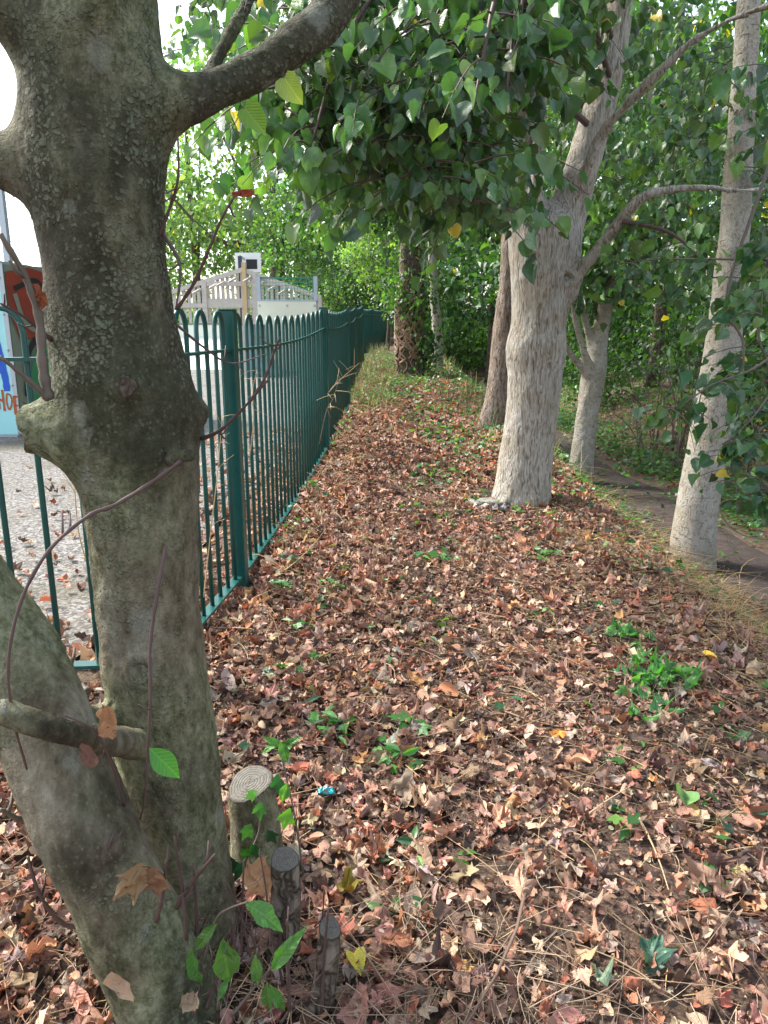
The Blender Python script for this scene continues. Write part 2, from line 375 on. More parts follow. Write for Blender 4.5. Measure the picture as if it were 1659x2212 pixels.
_t = M['smooth_bark'].node_tree; _b = [n for n in _t.nodes if n.type == 'BSDF_PRINCIPLED'][0]; _c = _b.inputs['Base Color'].links[0].from_socket
_n = noise_(_t, coords(_t, (1, 1, 5.5)), 9, 5, .65, .4); _c = mix(_t, math_(_t, 'MULTIPLY', thr(_t, _n, .6, .66), .75), _c, (.075, .068, .055)); _n2 = noise_(_t, coords(_t, (1, 1, .5)), 2.6, 4); _c = mix(_t, math_(_t, 'MULTIPLY', thr(_t, _n2, .5, .66), .55), _c, (.15, .145, .09)); _t.links.new(_c, _b.inputs['Base Color'])
M['dark_bark'] = mat_ridged_bark('dark_bark', (.05, .04, .03), (.11, .09, .07), (.2, .17, .14), .8, .02)
M['twig'] = plain('reddish_twig_bark', (.085, .05, .045), .6, var=.4, sc=20)
M['twig_grey'] = plain('grey_twig_bark', (.12, .1, .08), .7, var=.4, sc=20)
M['sucker'] = leafmat('sucker_leaf', .42, .35, (1.4, 1.6, .5), .5, veins=.22, two=(1.3, 1.3, 1.3), rib=.5)
M['straw'] = leafmat('straw_stalks', .7, .15, (1.2, 1.1, .8), .3)
M['green'] = leafmat('green_leaf', .4, .38, (1.5, 1.75, .5), .55, two=(1.35, 1.3, 1.2))
M['lime_leaf'] = leafmat('lime_leaf', .33, .34, (1.35, 1.55, .5), .85, veins=.12, two=(1.4, 1.35, 1.3))
M['dead'] = leafmat('dead_leaf', .75, .12, (1.3, .9, .6), .25, veins=.18, two=(1.25, 1.25, 1.25))
M['fence'] = plain('green_powder_coat', (.005, .07, .062), .34, var=.4, sc=7, spec=.5)
M['cut'] = plain('weathered_cut_wood', (.2, .19, .165), .85, var=.45, sc=34, bumpd=.004)
M['ivy_wood'] = plain('bare_ivy_stem', (.26, .17, .11), .8, var=.35, sc=12)
M['cutfresh'] = plain('fresh_cut_wood', (.55, .4, .22), .8, var=.2, sc=60)
M['pale_metal'] = plain('pale_painted_panel', (.72, .74, .66), .6, var=.08, sc=3)
M['ply'] = plain('cream_ply_panel', (.78, .76, .6), .7, var=.08, sc=2)
M['galv'] = plain('galvanised_steel', (.42, .46, .5), .45, .6, .1, 8)
M['darkgrey'] = plain('dark_grey_steel', (.045, .055, .08), .5, .3, .1)
M['timber'] = plain('weathered_timber', (.5, .46, .42), .85, var=.25, sc=9, bumpd=.002)
M['cyan'] = plain('pale_cyan_paint', (.36, .72, .74), .55, var=.1, sc=3)
M['khaki'] = plain('grey_green_paint', (.17, .2, .15), .6, var=.4, sc=2)
M['blue'] = plain('blue_paint', (.01, .09, .52), .5, var=.1)
M['orange'] = plain('orange_paint', (.9, .36, .02), .5, var=.1)
M['rust'] = plain('rust_orange_paint', (.4, .085, .015), .55, var=.2)
M['red'] = plain('red_paint', (.22, .03, .015), .55, var=.4, sc=5)
M['leafgreen'] = plain('mid_green_paint', (.03, .19, .075), .5, var=.3, sc=4)
M['black'] = plain('black_paint', (.012, .012, .014), .5)
M['white'] = plain('white_paint', (.8, .8, .78), .5, var=.04)
M['meshgreen'] = plain('green_wire', (.03, .22, .14), .5)
M['wire'] = plain('grey_wire', (.25, .28, .3), .5, .4)
M['plastic'] = plain('black_plastic', (.03, .033, .04), .35, var=.3, sc=20, bumpd=.004)
M['teal'] = plain('teal_wrapper', (.01, .3, .33), .25, var=.3, sc=30)
M['slab'] = plain('weathered_concrete', (.2, .19, .17), .9, var=.2, sc=20, bumpd=.003)

def mat_soil():
    m, t, b, o = newmat('leafy_soil'); co = coords(t)
    n = noise_(t, co, 55, 8, .8, .6); n2 = noise_(t, co, 1.2, 5); 
    c = ramp(t, n, [(.36, (.02, .014, .011)), (.45, (.1, .064, .046)), (.53, (.19, .118, .082)), (.64, (.34, .23, .165))])
    c = mix(t, math_(t, 'MULTIPLY', thr(t, n2, .48, .66), .45), c, mix(t, n, (.03, .035, .012), (.13, .13, .05)))
    t.links.new(c, b.inputs['Base Color']); b.inputs['Roughness'].default_value = .95; bump(t, b, n, .03); return m
def mat_path():
    m, t, b, o = newmat('bare_earth'); co = coords(t)
    n = noise_(t, co, 9, 7, .7); n2 = noise_(t, co, 70, 4, .7)
    c = ramp(t, n, [(.3, (.03, .021, .018)), (.55, (.065, .046, .039)), (.75, (.115, .085, .073))]); c = mix(t, thr(t, n2, .6, .7), c, (.27, .22, .18))
    t.links.new(c, b.inputs['Base Color']); b.inputs['Roughness'].default_value = .95; bump(t, b, math_(t, 'ADD', n, n2), .02); return m
def mat_tarmac():
    m, t, b, o = newmat('pale_worn_tarmac'); co = coords(t)
    v = nd(t, 'ShaderNodeTexVoronoi', Scale=75.0); t.links.new(co, v.inputs['Vector'])
    sp = nd(t, 'ShaderNodeSeparateColor'); t.links.new(v.outputs['Color'], sp.inputs[0])
    n2 = noise_(t, co, 1.1, 5); n3 = noise_(t, co, 7, 5)
    c = ramp(t, sp.outputs[0], [(.1, (.05, .048, .045)), (.5, (.115, .108, .1)), (.9, (.25, .24, .225))])
    c = mix(t, math_(t, 'MULTIPLY', thr(t, n2, .5, .65), .55), c, mix(t, n3, (.05, .045, .025), (.1, .085, .045)))
    t.links.new(c, b.inputs['Base Color']); b.inputs['Roughness'].default_value = .9; bump(t, b, sp.outputs[1], .004); return m
M['soil'] = mat_soil(); M['path'] = mat_path(); M['tarmac'] = mat_tarmac()
def mat_rings():
    m, t, b, o = newmat('sawn_wood_rings'); uv = coords(t, kind='UV'); ln = t.nodes.new('ShaderNodeVectorMath'); ln.operation = 'LENGTH'; t.links.new(uv, ln.inputs[0]); L = ln.outputs['Value']
    n = noise_(t, uv, 3.5, 5, .6); rg = math_(t, 'MULTIPLY', math_(t, 'ADD', math_(t, 'SINE', math_(t, 'MULTIPLY', math_(t, 'ADD', L, math_(t, 'MULTIPLY', n, .18)), 48.0)), 1.0), .5)
    c = mix(t, math_(t, 'MULTIPLY', rg, .5), mix(t, n, (.06, .058, .052), (.22, .205, .175)), (.07, .06, .047))
    gr = nd(t, 'ShaderNodeTexGradient', gradient_type='RADIAL'); t.links.new(uv, gr.inputs[0]); ck = noise_(t, uv, 9, 3); ca = math_(t, 'ABSOLUTE', math_(t, 'SINE', math_(t, 'ADD', math_(t, 'MULTIPLY', gr.outputs['Fac'], 15.7), math_(t, 'MULTIPLY', ck, 1.2))))
    c = mix(t, math_(t, 'MULTIPLY', thr(t, ca, .07, .0), thr(t, L, .85, .3)), c, (.015, .012, .01)); c = mix(t, thr(t, L, .9, .95), c, (.05, .042, .03))
    t.links.new(c, b.inputs['Base Color']); b.inputs['Roughness'].default_value = .9; bump(t, b, math_(t, 'SUBTRACT', rg, ca), .0015); return m
M['rings'] = mat_rings()
M['lawn'] = plain('mown_grass', (.1, .16, .045), .9, var=.4, sc=3, bumpd=.02)

# ------------------------------------------------------------------ ground, path, tarmac
def axis(*segs):
    out = [np.linspace(a, b, n, endpoint=False) for a, b, n in segs]; return np.concatenate(out + [[segs[-1][1]]])
gx = axis((-400, -40, 8), (-40, -4, 24), (-4, 6, 150), (6, 40, 34), (40, 400, 8)); gy = axis((-60, -3, 12), (-3, 12, 190), (12, 45, 110), (45, 120, 20), (120, 600, 10))
def sheet(name, gx, gy, mat, kind, zf, keep=None):
    X, Y = np.meshgrid(gx, gy); Z = zf(X, Y); n = len(gx)
    V = np.c_[X.ravel(), Y.ravel(), Z.ravel()]
    i = (np.arange(len(gy) - 1)[:, None] * n + np.arange(n - 1)[None]).ravel(); f = np.stack([i, i + 1, i + n + 1, i + n], 1)
    o = mk(name, V, f, mat); o['kind'] = kind; return o
sheet('ground', gx, gy, M['soil'], 'structure', ground_z)
# dirt path, wandering edges
py = np.linspace(-6, 60, 240); rows = []
for y in py:
    c0 = 2.62 + .12 * math.sin(y * .5) ; wd = .36 + .06 * math.sin(y * 1.9) + .05 * math.sin(y * 4.3)
    xs = np.linspace(c0 - wd, c0 + wd, 9); edge = np.abs(np.linspace(-1, 1, 9))
    rows.append(np.c_[xs, np.full(9, y), ground_z(xs, np.full(9, y)) + .012 - .03 * (edge > .95)])
V = np.vstack(rows); i = (np.arange(len(py) - 1)[:, None] * 9 + np.arange(8)[None]).ravel()
mk('path', V, np.stack([i, i + 1, i + 10, i + 9], 1), M['path'])['kind'] = 'structure'
ty = axis((2.5, 6, 20), (6, 46, 60)); rows = []
for y in ty:
    x1 = np.interp(y, fy, fx) - .42 + .03 * math.sin(y * 5); xs = x1 - np.linspace(0, 1, 9) ** 2 * 45
    rows.append(np.c_[xs[::-1], np.full(9, y), np.full(9, 0.0)])
# the part left of the corner post, in front of the ramp
V = np.vstack(rows); i = (np.arange(len(ty) - 1)[:, None] * 9 + np.arange(8)[None]).ravel()
mk('playground_tarmac', V, np.stack([i, i + 1, i + 10, i + 9], 1), M['tarmac'])['kind'] = 'structure'
sheet('lawn', axis((-150, -0.8, 20)), axis((46, 200, 14)), M['lawn'], 'structure', lambda X, Y: np.full(X.shape, .03))

# ------------------------------------------------------------------ leaf templates
def fan(outline, ctr, zf):
    """leaf from an outline: rim, inner ring, centre"""
    o = np.asarray(outline, float); n = len(o); c = np.asarray(ctr, float); mid = c + (o - c) * .55
    P2 = np.vstack([o, mid, c]); z = np.array([zf(x, y) for x, y in P2])
    j = np.arange(n); k = (j + 1) % n
    f = np.vstack([np.c_[j, k, n + k], np.c_[j, n + k, n + j], np.c_[n + j, n + k, np.full(n, 2 * n)]])
    return np.c_[P2, z], f
def heart(fold, droop, tw, seed):
    r = random.Random(seed)
    half = [(-.05, .12), (-.06, .28), (.02, .4), (.13, .47), (.26, .5), (.4, .49), (.53, .45), (.66, .38), (.78, .28), (.89, .15)]
    j = lambda: r.uniform(-.03, .03)
    o = [(0, 0)] + [(x + j(), y + j()) for x, y in half] + [(1.02, 0)] + [(x + j(), -y + j()) for x, y in half[::-1]]
    return fan(o, (.38, 0), lambda x, y: fold * abs(y) - droop * x * x + tw * x * y + .03 * math.sin(9 * x + 7 * abs(y)))
def lance(fold, droop):
    half = [(.06, .035), (.15, .09), (.27, .14), (.4, .17), (.54, .165), (.67, .135), (.8, .085), (.9, .04)]
    o = [(0, 0)] + half + [(1, 0)] + [(x, -y) for x, y in half[::-1]]
    return fan(o, (.45, 0), lambda x, y: fold * abs(y) - droop * x * x)
def lobed(seed, lobes=5, curl=.3, crump=.12, tips=(.62, .9, 1.0, .9, .62), deep=.55):
    r = random.Random(seed); o = [(0.02, -.02)]
    angs = np.linspace(-2.05, 2.05, lobes)
    for q, a in enumerate(angs):
        L = tips[q] * r.uniform(.9, 1.1) * .62
        if q: 
            am = (a + angs[q - 1]) / 2; l2 = deep * .62 * r.uniform(.85, 1.1); o.append((.38 + l2 * math.cos(am) * .9, l2 * math.sin(am)))
        for da, s in ((-.2, .74), (-.1, .82), (0, 1), (.1, .8), (.2, .72)): 
            s *= r.uniform(.93, 1.07); o.append((.38 + L * s * math.cos(a + da), L * s * math.sin(a + da)))
    o.append((.02, .02))
    ph = [r.uniform(0, 6.28) for _ in range(4)]; cx = r.uniform(-1, 1)
    z = lambda x, y: curl * (y * y * 1.3 + cx * .6 * (x - .4) ** 2) + crump * (math.sin(6 * x + ph[0]) * math.sin(7 * y + ph[1]) + .5 * math.sin(13 * x + ph[2] + 9 * y))
    return fan(o, (.38, 0), z)
def oval(seed, curl=.5, crump=.1):
    r = random.Random(seed); a = np.linspace(0, 2 * math.pi, 17, endpoint=False); wd = r.uniform(.24, .46)
    o = [(.5 + .52 * math.cos(q) * r.uniform(.78, 1.12), wd * math.sin(q) * r.uniform(.62, 1.2)) for q in a]
    ph = [r.uniform(0, 6.28) for _ in range(3)]
    return fan(o, (.5, 0), lambda x, y: curl * y * y * 2 + .4 * curl * (x - .5) ** 2 + crump * (math.sin(7 * x + ph[0]) * math.sin(8 * y + ph[1]) + .6 * math.sin(15 * x + 11 * y + ph[2]) + .4 * math.sin(19 * y - 8 * x + ph[0])))
def rolled(seed):
    """a leaf rolled up on itself like a cigar"""
    r = random.Random(seed); a0 = r.uniform(2.0, 4.2); V = []; nx, ny = 6, 8
    for i in range(nx):
        x = i / (nx - 1); wd = math.sin(math.pi * min(max(x * .9 + .06, 0), 1)) ** .7
        for j in range(ny):
            s = (j / (ny - 1) - .5) * wd; th = s * a0; R0 = .45 / a0 * (1 + .25 * abs(s))
            V.append((x + r.uniform(-.02, .02), R0 * math.sin(th) * 1.6, R0 * (1 - math.cos(th)) * 1.6 + .1 * math.sin(3 * x + seed)))
    V = np.array(V); f = []
    for i in range(nx - 1):
        for j in range(ny - 1):
            q = i * ny + j; f += [(q, q + 1, q + ny + 1), (q, q + ny + 1, q + ny)]
    return V, np.array(f)
def simple(fold=.25, wd=.34, droop=.15):
    V = np.array([(0, 0, 0), (.45, 0, -droop * .2), (1, 0, -droop), (.3, wd, fold * wd), (.65, wd * .8, fold * wd * .8 - droop * .4), (.3, -wd, fold * wd), (.65, -wd * .8, fold * wd * .8 - droop * .4)])
    return V, np.array([(0, 1, 3), (3, 1, 4), (1, 2, 4), (0, 5, 1), (5, 6, 1), (1, 6, 2)])
def curled(seed, roll=2.2, crump=.1, lob=True):
    r = random.Random(seed); (V0, _) = lobed(seed + 300, 5, 0, 0) if lob else oval(seed + 300, 0, 0); n = (len(V0) - 1) // 2; o = V0[:n, :2]; c = np.array([.38, 0]) if lob else np.array([.5, 0])
    ls = [1, .85, .68, .5, .32, .15]; V = np.vstack([c + (o - c) * l for l in ls] + [c[None]]); f = []
    for k in range(len(ls) - 1):
        for j in range(n): a, b = k * n + j, k * n + (j + 1) % n; f += [(a, b, b + n), (a, b + n, a + n)]
    k = (len(ls) - 1) * n; f += [(k + j, k + (j + 1) % n, len(ls) * n) for j in range(n)]
    out = []; sk = r.uniform(-.5, .5); ph = r.uniform(0, 9)
    for x, y in V:
        yy = y + sk * (x - .4) * .5; th = yy * roll; R0 = 1 / roll; q = np.array([x - .25 * roll * .3 * (x - .4) ** 2, R0 * math.sin(th), R0 * (1 - math.cos(th)) + r.uniform(-.15, .9) * 0 + .35 * (x - .5) ** 2])
        d = noise.noise_vector((x * 4 + ph, y * 4, seed)) * crump + noise.noise_vector((x * 10 + ph, y * 10, seed)) * crump * .5; rib = .018 * math.cos(26 * abs(y) - 14 * x)
        out.append(q + np.array(d) + np.array([0, 0, rib]))
    return np.array(out), np.array(f)
T_CURL = [curled(i, random.uniform(1.0, 4.2), random.uniform(.08, .2), i % 3 > 0) for i in range(10)]
T_HEART = [heart(random.uniform(.05, 1.15), random.uniform(.05, .6), random.uniform(-.6, .6), i) for i in range(12)]
T_LANCE = [lance(.4, .15), lance(.2, .35), lance(.6, .05)]
T_IVY = [lobed(20 + i, 5, .1, .03, (.5, .75, 1.05, .75, .5), .5) for i in range(4)]
T_MAPLE = [lobed(40 + i, 5, random.uniform(.3, 1.8), random.uniform(.12, .26)) for i in range(8)]
T_ROLL = [rolled(i) for i in range(6)]
T_OVAL = [oval(60 + i, random.uniform(.1, 2.2), random.uniform(.06, .2)) for i in range(14)]
T_SIMPLE = [simple(), simple(.5, .4, .3), simple(.05, .3, .05)]
def frames(t, n):
    x = unit(t); y = unit(np.cross(n, x)); z = np.cross(x, y); return np.stack([x, y, z], -1)
def leafmesh(tmpl, pos, Rm, s, col):
    pos = np.asarray(pos, float); s = np.asarray(s, float); col = np.asarray(col, float)
    ti = rng.integers(0, len(tmpl), len(pos)); Vs, Fs, Cs, Us = [], [], [], []; n0 = 0
    for k, (Vt, Ft) in enumerate(tmpl):
        ii = np.nonzero(ti == k)[0]
        if not len(ii): continue
        V = np.einsum('nij,vj->nvi', Rm[ii], Vt) * s[ii][:, None, None] + pos[ii][:, None]
        nv = len(Vt); f = (Ft[None] + (np.arange(len(ii)) * nv)[:, None, None]).reshape(-1, 3) + n0
        Vs.append(V.reshape(-1, 3)); Fs.append(f); Cs.append(np.repeat(col[ii], nv, 0)); Us.append(np.tile(Vt[:, :2], (len(ii), 1))); n0 += len(ii) * nv
    return np.vstack(Vs), np.vstack(Fs), np.vstack(Cs), np.vstack(Us)
def palette(n, cols, wts=None, jit=.22):
    cols = np.array(cols, float); wts = None if wts is None else np.array(wts) / sum(wts)
    c = cols[rng.choice(len(cols), n, p=wts)]; return np.clip(c * np.clip(1 + rng.normal(0, jit, (n, 1)), .5, 1.3) * (1 + rng.normal(0, .06, (n, 3))), .004, .9)
G_LIME = [(.04, .1, .042), (.055, .13, .05), (.085, .165, .045), (.05, .105, .062)]
G_DARK = [(.03, .075, .022), (.045, .105, .03), (.06, .125, .035)]
G_LIGHT = [(.11, .2, .075), (.15, .245, .1), (.17, .26, .11), (.09, .17, .075)]  # light greens, raised so leaf colour carries the haze over far trees
YEL = (.55, .42, .06)
def foliage(parent, clumps, n, size, cols, name='crown', mat='green', tmpl=None, spread=.3, down=.35, yellow=0.0, flat=.6):
    """leaves gathered in clumps: clumps = array of centres (with optional radius)"""
    cl = np.asarray(clumps, float); k = rng.integers(0, len(cl), n)
    sp = cl[k, 3:4] if cl.shape[1] > 3 else spread
    off = rng.normal(0, 1, (n, 3)) * sp * np.array([1, 1, flat])
    p = cl[k, :3] + off
    t = rng.normal(0, 1, (n, 3)) * .7; t[:, 2] -= down * 2; nn = rng.normal(0, .6, (n, 3)); nn[:, 2] += .9
    s = size * rng.uniform(.6, 1.25, n); c = palette(n, cols)
    tone = (.75 + .5 * rng.random(len(cl)))[k]; c = c * tone[:, None]
    if yellow: c[rng.random(n) < yellow] = YEL
    V, f, cc, uv = leafmesh(tmpl or T_SIMPLE, p, frames(t, nn), s, c)
    return mk(name, V, f, M[mat], parent, col=cc, uv=uv)
def ball(c, r, n, rmin=.35, rad=None, zmin=None):
    d = unit(rng.normal(0, 1, (n * 2, 3))); q = rng.uniform(rmin ** 3, 1, (n * 2, 1)) ** (1 / 3)
    p = np.array(c) + d * q * np.array(r)
    if zmin is not None: p = p[p[:, 2] > zmin]
    p = p[:n]
    if rad is not None: p = np.c_[p, rad * rng.uniform(.6, 1.3, len(p))]
    return p

# ------------------------------------------------------------------ fence
def build_fence():
    base = np.array([FENCE[2][0], FENCE[2][1], 0.])
    root = thing('bow_top_fence', 'long dark green metal railing with rounded hoop tops beside the leafy path', 'fence', base)
    H = 1.27
    zs = [float(np.interp(y, CRY, CRZ)) if y > 2.4 else 0. for x, y in FENCE]
    hz = [H, H, H, H - .02, H - .04, H - .02, H + .02, H - .0, H - .03, H - .05, H]
    far = MB()
    for i, (x, y) in enumerate(FENCE):
        m = MB(); sp = .065; d = np.array(FENCE[min(i + 1, len(FENCE) - 1)]) - np.array(FENCE[max(i - 1, 0)]); d = np.append(d, 0)
        m.box((x, y, zs[i] + hz[i] / 2 - .1), .065, .065, hz[i] + .2, ax=d)
        m.box((x, y, zs[i] + hz[i] + .004), .069, .069, .008, ax=d)
        o = m.build('post', M['fence'], root, smooth=False)
        mod = o.modifiers.new('bevel', 'BEVEL'); mod.width = .004; mod.segments = 2
    for i in range(len(FENCE) - 1):
        a = np.array([*FENCE[i], zs[i]]); b = np.array([*FENCE[i + 1], zs[i + 1]]); d = b - a; L = np.linalg.norm(d); u = d / L
        sag = -0.0 if i < 2 else -.035; nseg = 10
        def at(t, z): return a + d * t + np.array([0, 0, z + sag * math.sin(math.pi * t) + lerp(hz[i], hz[i + 1], t) - H])
        for z, wd in ((H - .165, .04), (.075, .045)):
            pts = np.array([at(t, z) for t in np.linspace(.034 / L, 1 - .034 / L, nseg)])
            sd = np.array([-u[1], u[0], 0]) * wd / 2; uu = np.array([0, 0, .006]); pan = MB()
            V = np.stack([pts - sd - uu, pts + sd - uu, pts + sd + uu, pts - sd + uu], 1).reshape(-1, 3); f = []
            for q in range(nseg - 1): f += [(q * 4 + e, q * 4 + (e + 1) % 4, q * 4 + 4 + (e + 1) % 4, q * 4 + 4 + e) for e in range(4)]
            f += [(3, 2, 1, 0), tuple(len(V) - 4 + e for e in range(4))]; pan.add(V, f)
            rail = pan.build('bottom_rail' if z < .1 else 'top_rail', M['fence'], root, smooth=False)
            if z > .1: top = rail
        rail = top
        nb = max(1, int(round((L - .1) / .24))); pitch = (L - .06) / nb
        for j in range(nb):
            t0 = (.03 + pitch * (j + .25)) / L; t1 = (.03 + pitch * (j + .75)) / L; r = pitch / 4
            p0 = at(t0, .06); p1 = at(t1, .06); c = (at(t0, H - .01 - r * 1.25) + at(t1, H - .01 - r * 1.25)) / 2; hv = (p1 - p0) / 2; hv[2] = 0
            arc = [c - hv * math.cos(q) + np.array([0, 0, r * 1.25 * math.sin(q)]) for q in np.linspace(0, math.pi, 9)]
            up = [lerp(p0, arc[0], s) for s in (0, .5)]; dn = [lerp(arc[-1], p1, s) for s in (.5, 1)]
            if i < 4:
                m = MB(); m.tube(up + arc + dn, .0098, 8); m.build('hoop', M['fence'], rail)
            else: far.tube(up + arc + dn, .0105, 5)
    far.build('hoop', M['fence'], root, kind='stuff')
build_fence()

# ------------------------------------------------------------------ the near maple
def chain(pts, Y=None):
    """pixel chain (u, v, half-width px, Y) -> [(point, radius)]"""
    return [(P(u, v, y), RAD(v, y, hw)) for u, v, hw, y in pts]
def resample(ch, n):
    p = np.array([c[0] for c in ch]); r = np.array([c[1] for c in ch])
    q = curve(np.c_[p, r], n); return [(a[:3], a[3]) for a in q]
def build_maple():
    base = P(400, 2080, 1.24); base[2] = float(ground_z(base[0], base[1]))
    root = thing('maple_tree', 'mossy twin-stemmed maple with lichen and sawn-off limbs, close by the fence', 'tree', base)
    Yt = 1.32
    main = chain([(455, 2200, 105, 1.25), (428, 2050, 92, 1.27), (412, 1900, 90, 1.29), (392, 1780, 97, 1.3), (366, 1650, 106, 1.31), (350, 1560, 110, Yt), (335, 1450, 108, Yt), (322, 1330, 105, Yt), (315, 1200, 109, Yt), (308, 1100, 117, Yt), (300, 1020, 126, Yt), (288, 950, 134, Yt), (268, 880, 136, Yt), (252, 800, 136, Yt), (243, 700, 136, Yt), (234, 600, 132, Yt), (222, 500, 134, Yt), (213, 420, 142, Yt), (206, 320, 150, Yt), (203, 200, 150, Yt), (196, 100, 150, Yt), (190, 0, 150, Yt), (180, -150, 135, Yt), (165, -400, 105, Yt), (150, -700, 70, Yt)])
    lean = chain([(432, 2300, 118, 1.1), (364, 2160, 110, 1.1), (296, 2020, 105, 1.1), (228, 1870, 102, 1.1), (166, 1730, 101, 1.11), (110, 1600, 102, 1.13), (50, 1480, 106, 1.15), (-10, 1370, 98, 1.17), (-90, 1240, 92, 1.19), (-220, 1040, 85, 1.22), (-420, 700, 76, 1.26), (-560, 300, 62, 1.3), (-640, -200, 45, 1.35)])
    crotch = chain([(230, 1570, 40, 1.26), (150, 1555, 50, 1.18)])
    limb = chain([(300, 235, 70, Yt), (370, 218, 58, 1.32), (440, 203, 45, 1.34), (505, 178, 42, 1.36), (570, 145, 40, 1.38), (650, 88, 40, 1.4), (705, 38, 40, 1.42), (745, -20, 38, 1.44), (790, -140, 36, 1.46), (850, -350, 30, 1.5), (960, -700, 20, 1.6)])
    limb2 = chain([(452, 178, 26, 1.37), (462, 140, 17, 1.4), (500, 70, 16, 1.43), (540, -5, 15, 1.46), (600, -160, 13, 1.5), (640, -420, 9, 1.6)])
    upleft = chain([(150, 140, 60, 1.3), (80, 82, 56, 1.27), (0, 18, 52, 1.23), (-90, -60, 46, 1.2), (-260, -260, 38, 1.2)])
    upmid = chain([(140, 120, 30, 1.25), (190, 40, 30, 1.22), (230, -40, 30, 1.2), (290, -240, 26, 1.2)])
    left = chain([(130, 375, 80, 1.31), (60, 362, 64, 1.3), (0, 350, 58, 1.29), (-60, 325, 54, 1.28), (-200, 220, 44, 1.27), (-420, -60, 32, 1.27)])
    stub = chain([(250, 960, 95, Yt), (190, 948, 82, 1.3), (140, 938, 72, 1.28), (102, 930, 64, 1.27), (62, 925, 60, 1.265), (20, 920, 60, 1.26)])
    stubr = chain([(380, 920, 66, 1.33), (410, 895, 40, 1.33), (422, 890, 32, 1.33)])
    swell = chain([(290, 850, 112, 1.31), (260, 830, 80, 1.28)])
    chains = [resample(main, 60), (resample(lean, 34), .008), (crotch, .012), resample(limb, 24), resample(upleft, 10), resample(upmid, 8), resample(left, 12), (stub, .045, (P(62, 925, 1.265), unit(np.array([-1, .12, -.12])))), (stubr, .018), swell]
    kn = lambda u, v, Y, px, am, rg=True: (P(u, v, Y), RAD(v, Y, px), am, rg)
    m = MB(); pts = np.array([P(205, 948, 1.3), P(150, 938, 1.282), P(100, 928, 1.27), P(66, 922, 1.263)]); m.tube(pts, [RAD(930, 1.28, q) for q in (66, 61, 58, 55)], 26)
    V = np.vstack(m.V); d_ = np.array([noise.noise(tuple(p * 22)) * .006 + noise.noise(tuple(p * 70)) * .0025 for p in V]); V = V + unit(V - pts.mean(0)) * d_[:, None]; V[-1] = V[-28:-2].mean(0); mk('sawn_stub', V, m.F4 + m.F3, M['maple_bark'], root, smooth=False)
    dents = [kn(272, 836, 1.19, 34, .010), kn(303, 1455, 1.215, 36, .008), kn(385, 1770, 1.2, 40, .006), kn(395, 1000, 1.215, 30, .006, False), kn(130, 370, 1.2, 45, .006, False), kn(300, 560, 1.2, 60, .004, False)]
    tree_trunk('trunk', chains, .0115, .045, M['maple_bark'], root, bumps=((5, .009), (16, .0045), (60, .0014), (130, .0007)), sub=True, dents=dents)
    tree_trunk('limb', [resample(limb2, 14)], .008, .02, M['maple_bark'], root, bumps=((14, .003), (60, .001)))
    tree_trunk('cut_branch', [resample(chain([(300, 1608, 34, 1.22), (245, 1600, 31, 1.13), (195, 1592, 30, 1.04), (125, 1577, 29, .985), (62, 1558, 29, .97), (8, 1538, 29, .965)]), 14)], .007, .02, M['maple_bark'], root, bumps=((18, .003), (70, .001)))
    # cut faces and dead knots
    def disc(name, u, v, Y, px, nrm, mat, th=.006):
        m = MB(); c = P(u, v, Y); n = unit(np.array(nrm, float)); r = RAD(v, Y, px)
        m.tube([c - n * th, c, c + n * th * .6], [r, r, r * .9], 18); o = m.build(name, mat, root, smooth=False); return o
    disc('knot', 272, 836, 1.198, 23, (-.05, -1, .1), M['dark_bark'], .005)
    disc('knot', 301, 1457, 1.222, 22, (.0, -1, .15), M['maple_bark'], .006)
    disc('cut_face', 3, 1537, .963, 26, (-.8, -.55, .15), M['cut'], .004)
    m = MB(); m.tube(curve([P(370, 992, 1.24), P(392, 985, 1.2), P(410, 984, 1.175)], 6), [.014, .011, .0105, .0105, .0105, .010], 9); m.build('snag', M['maple_bark'], root)
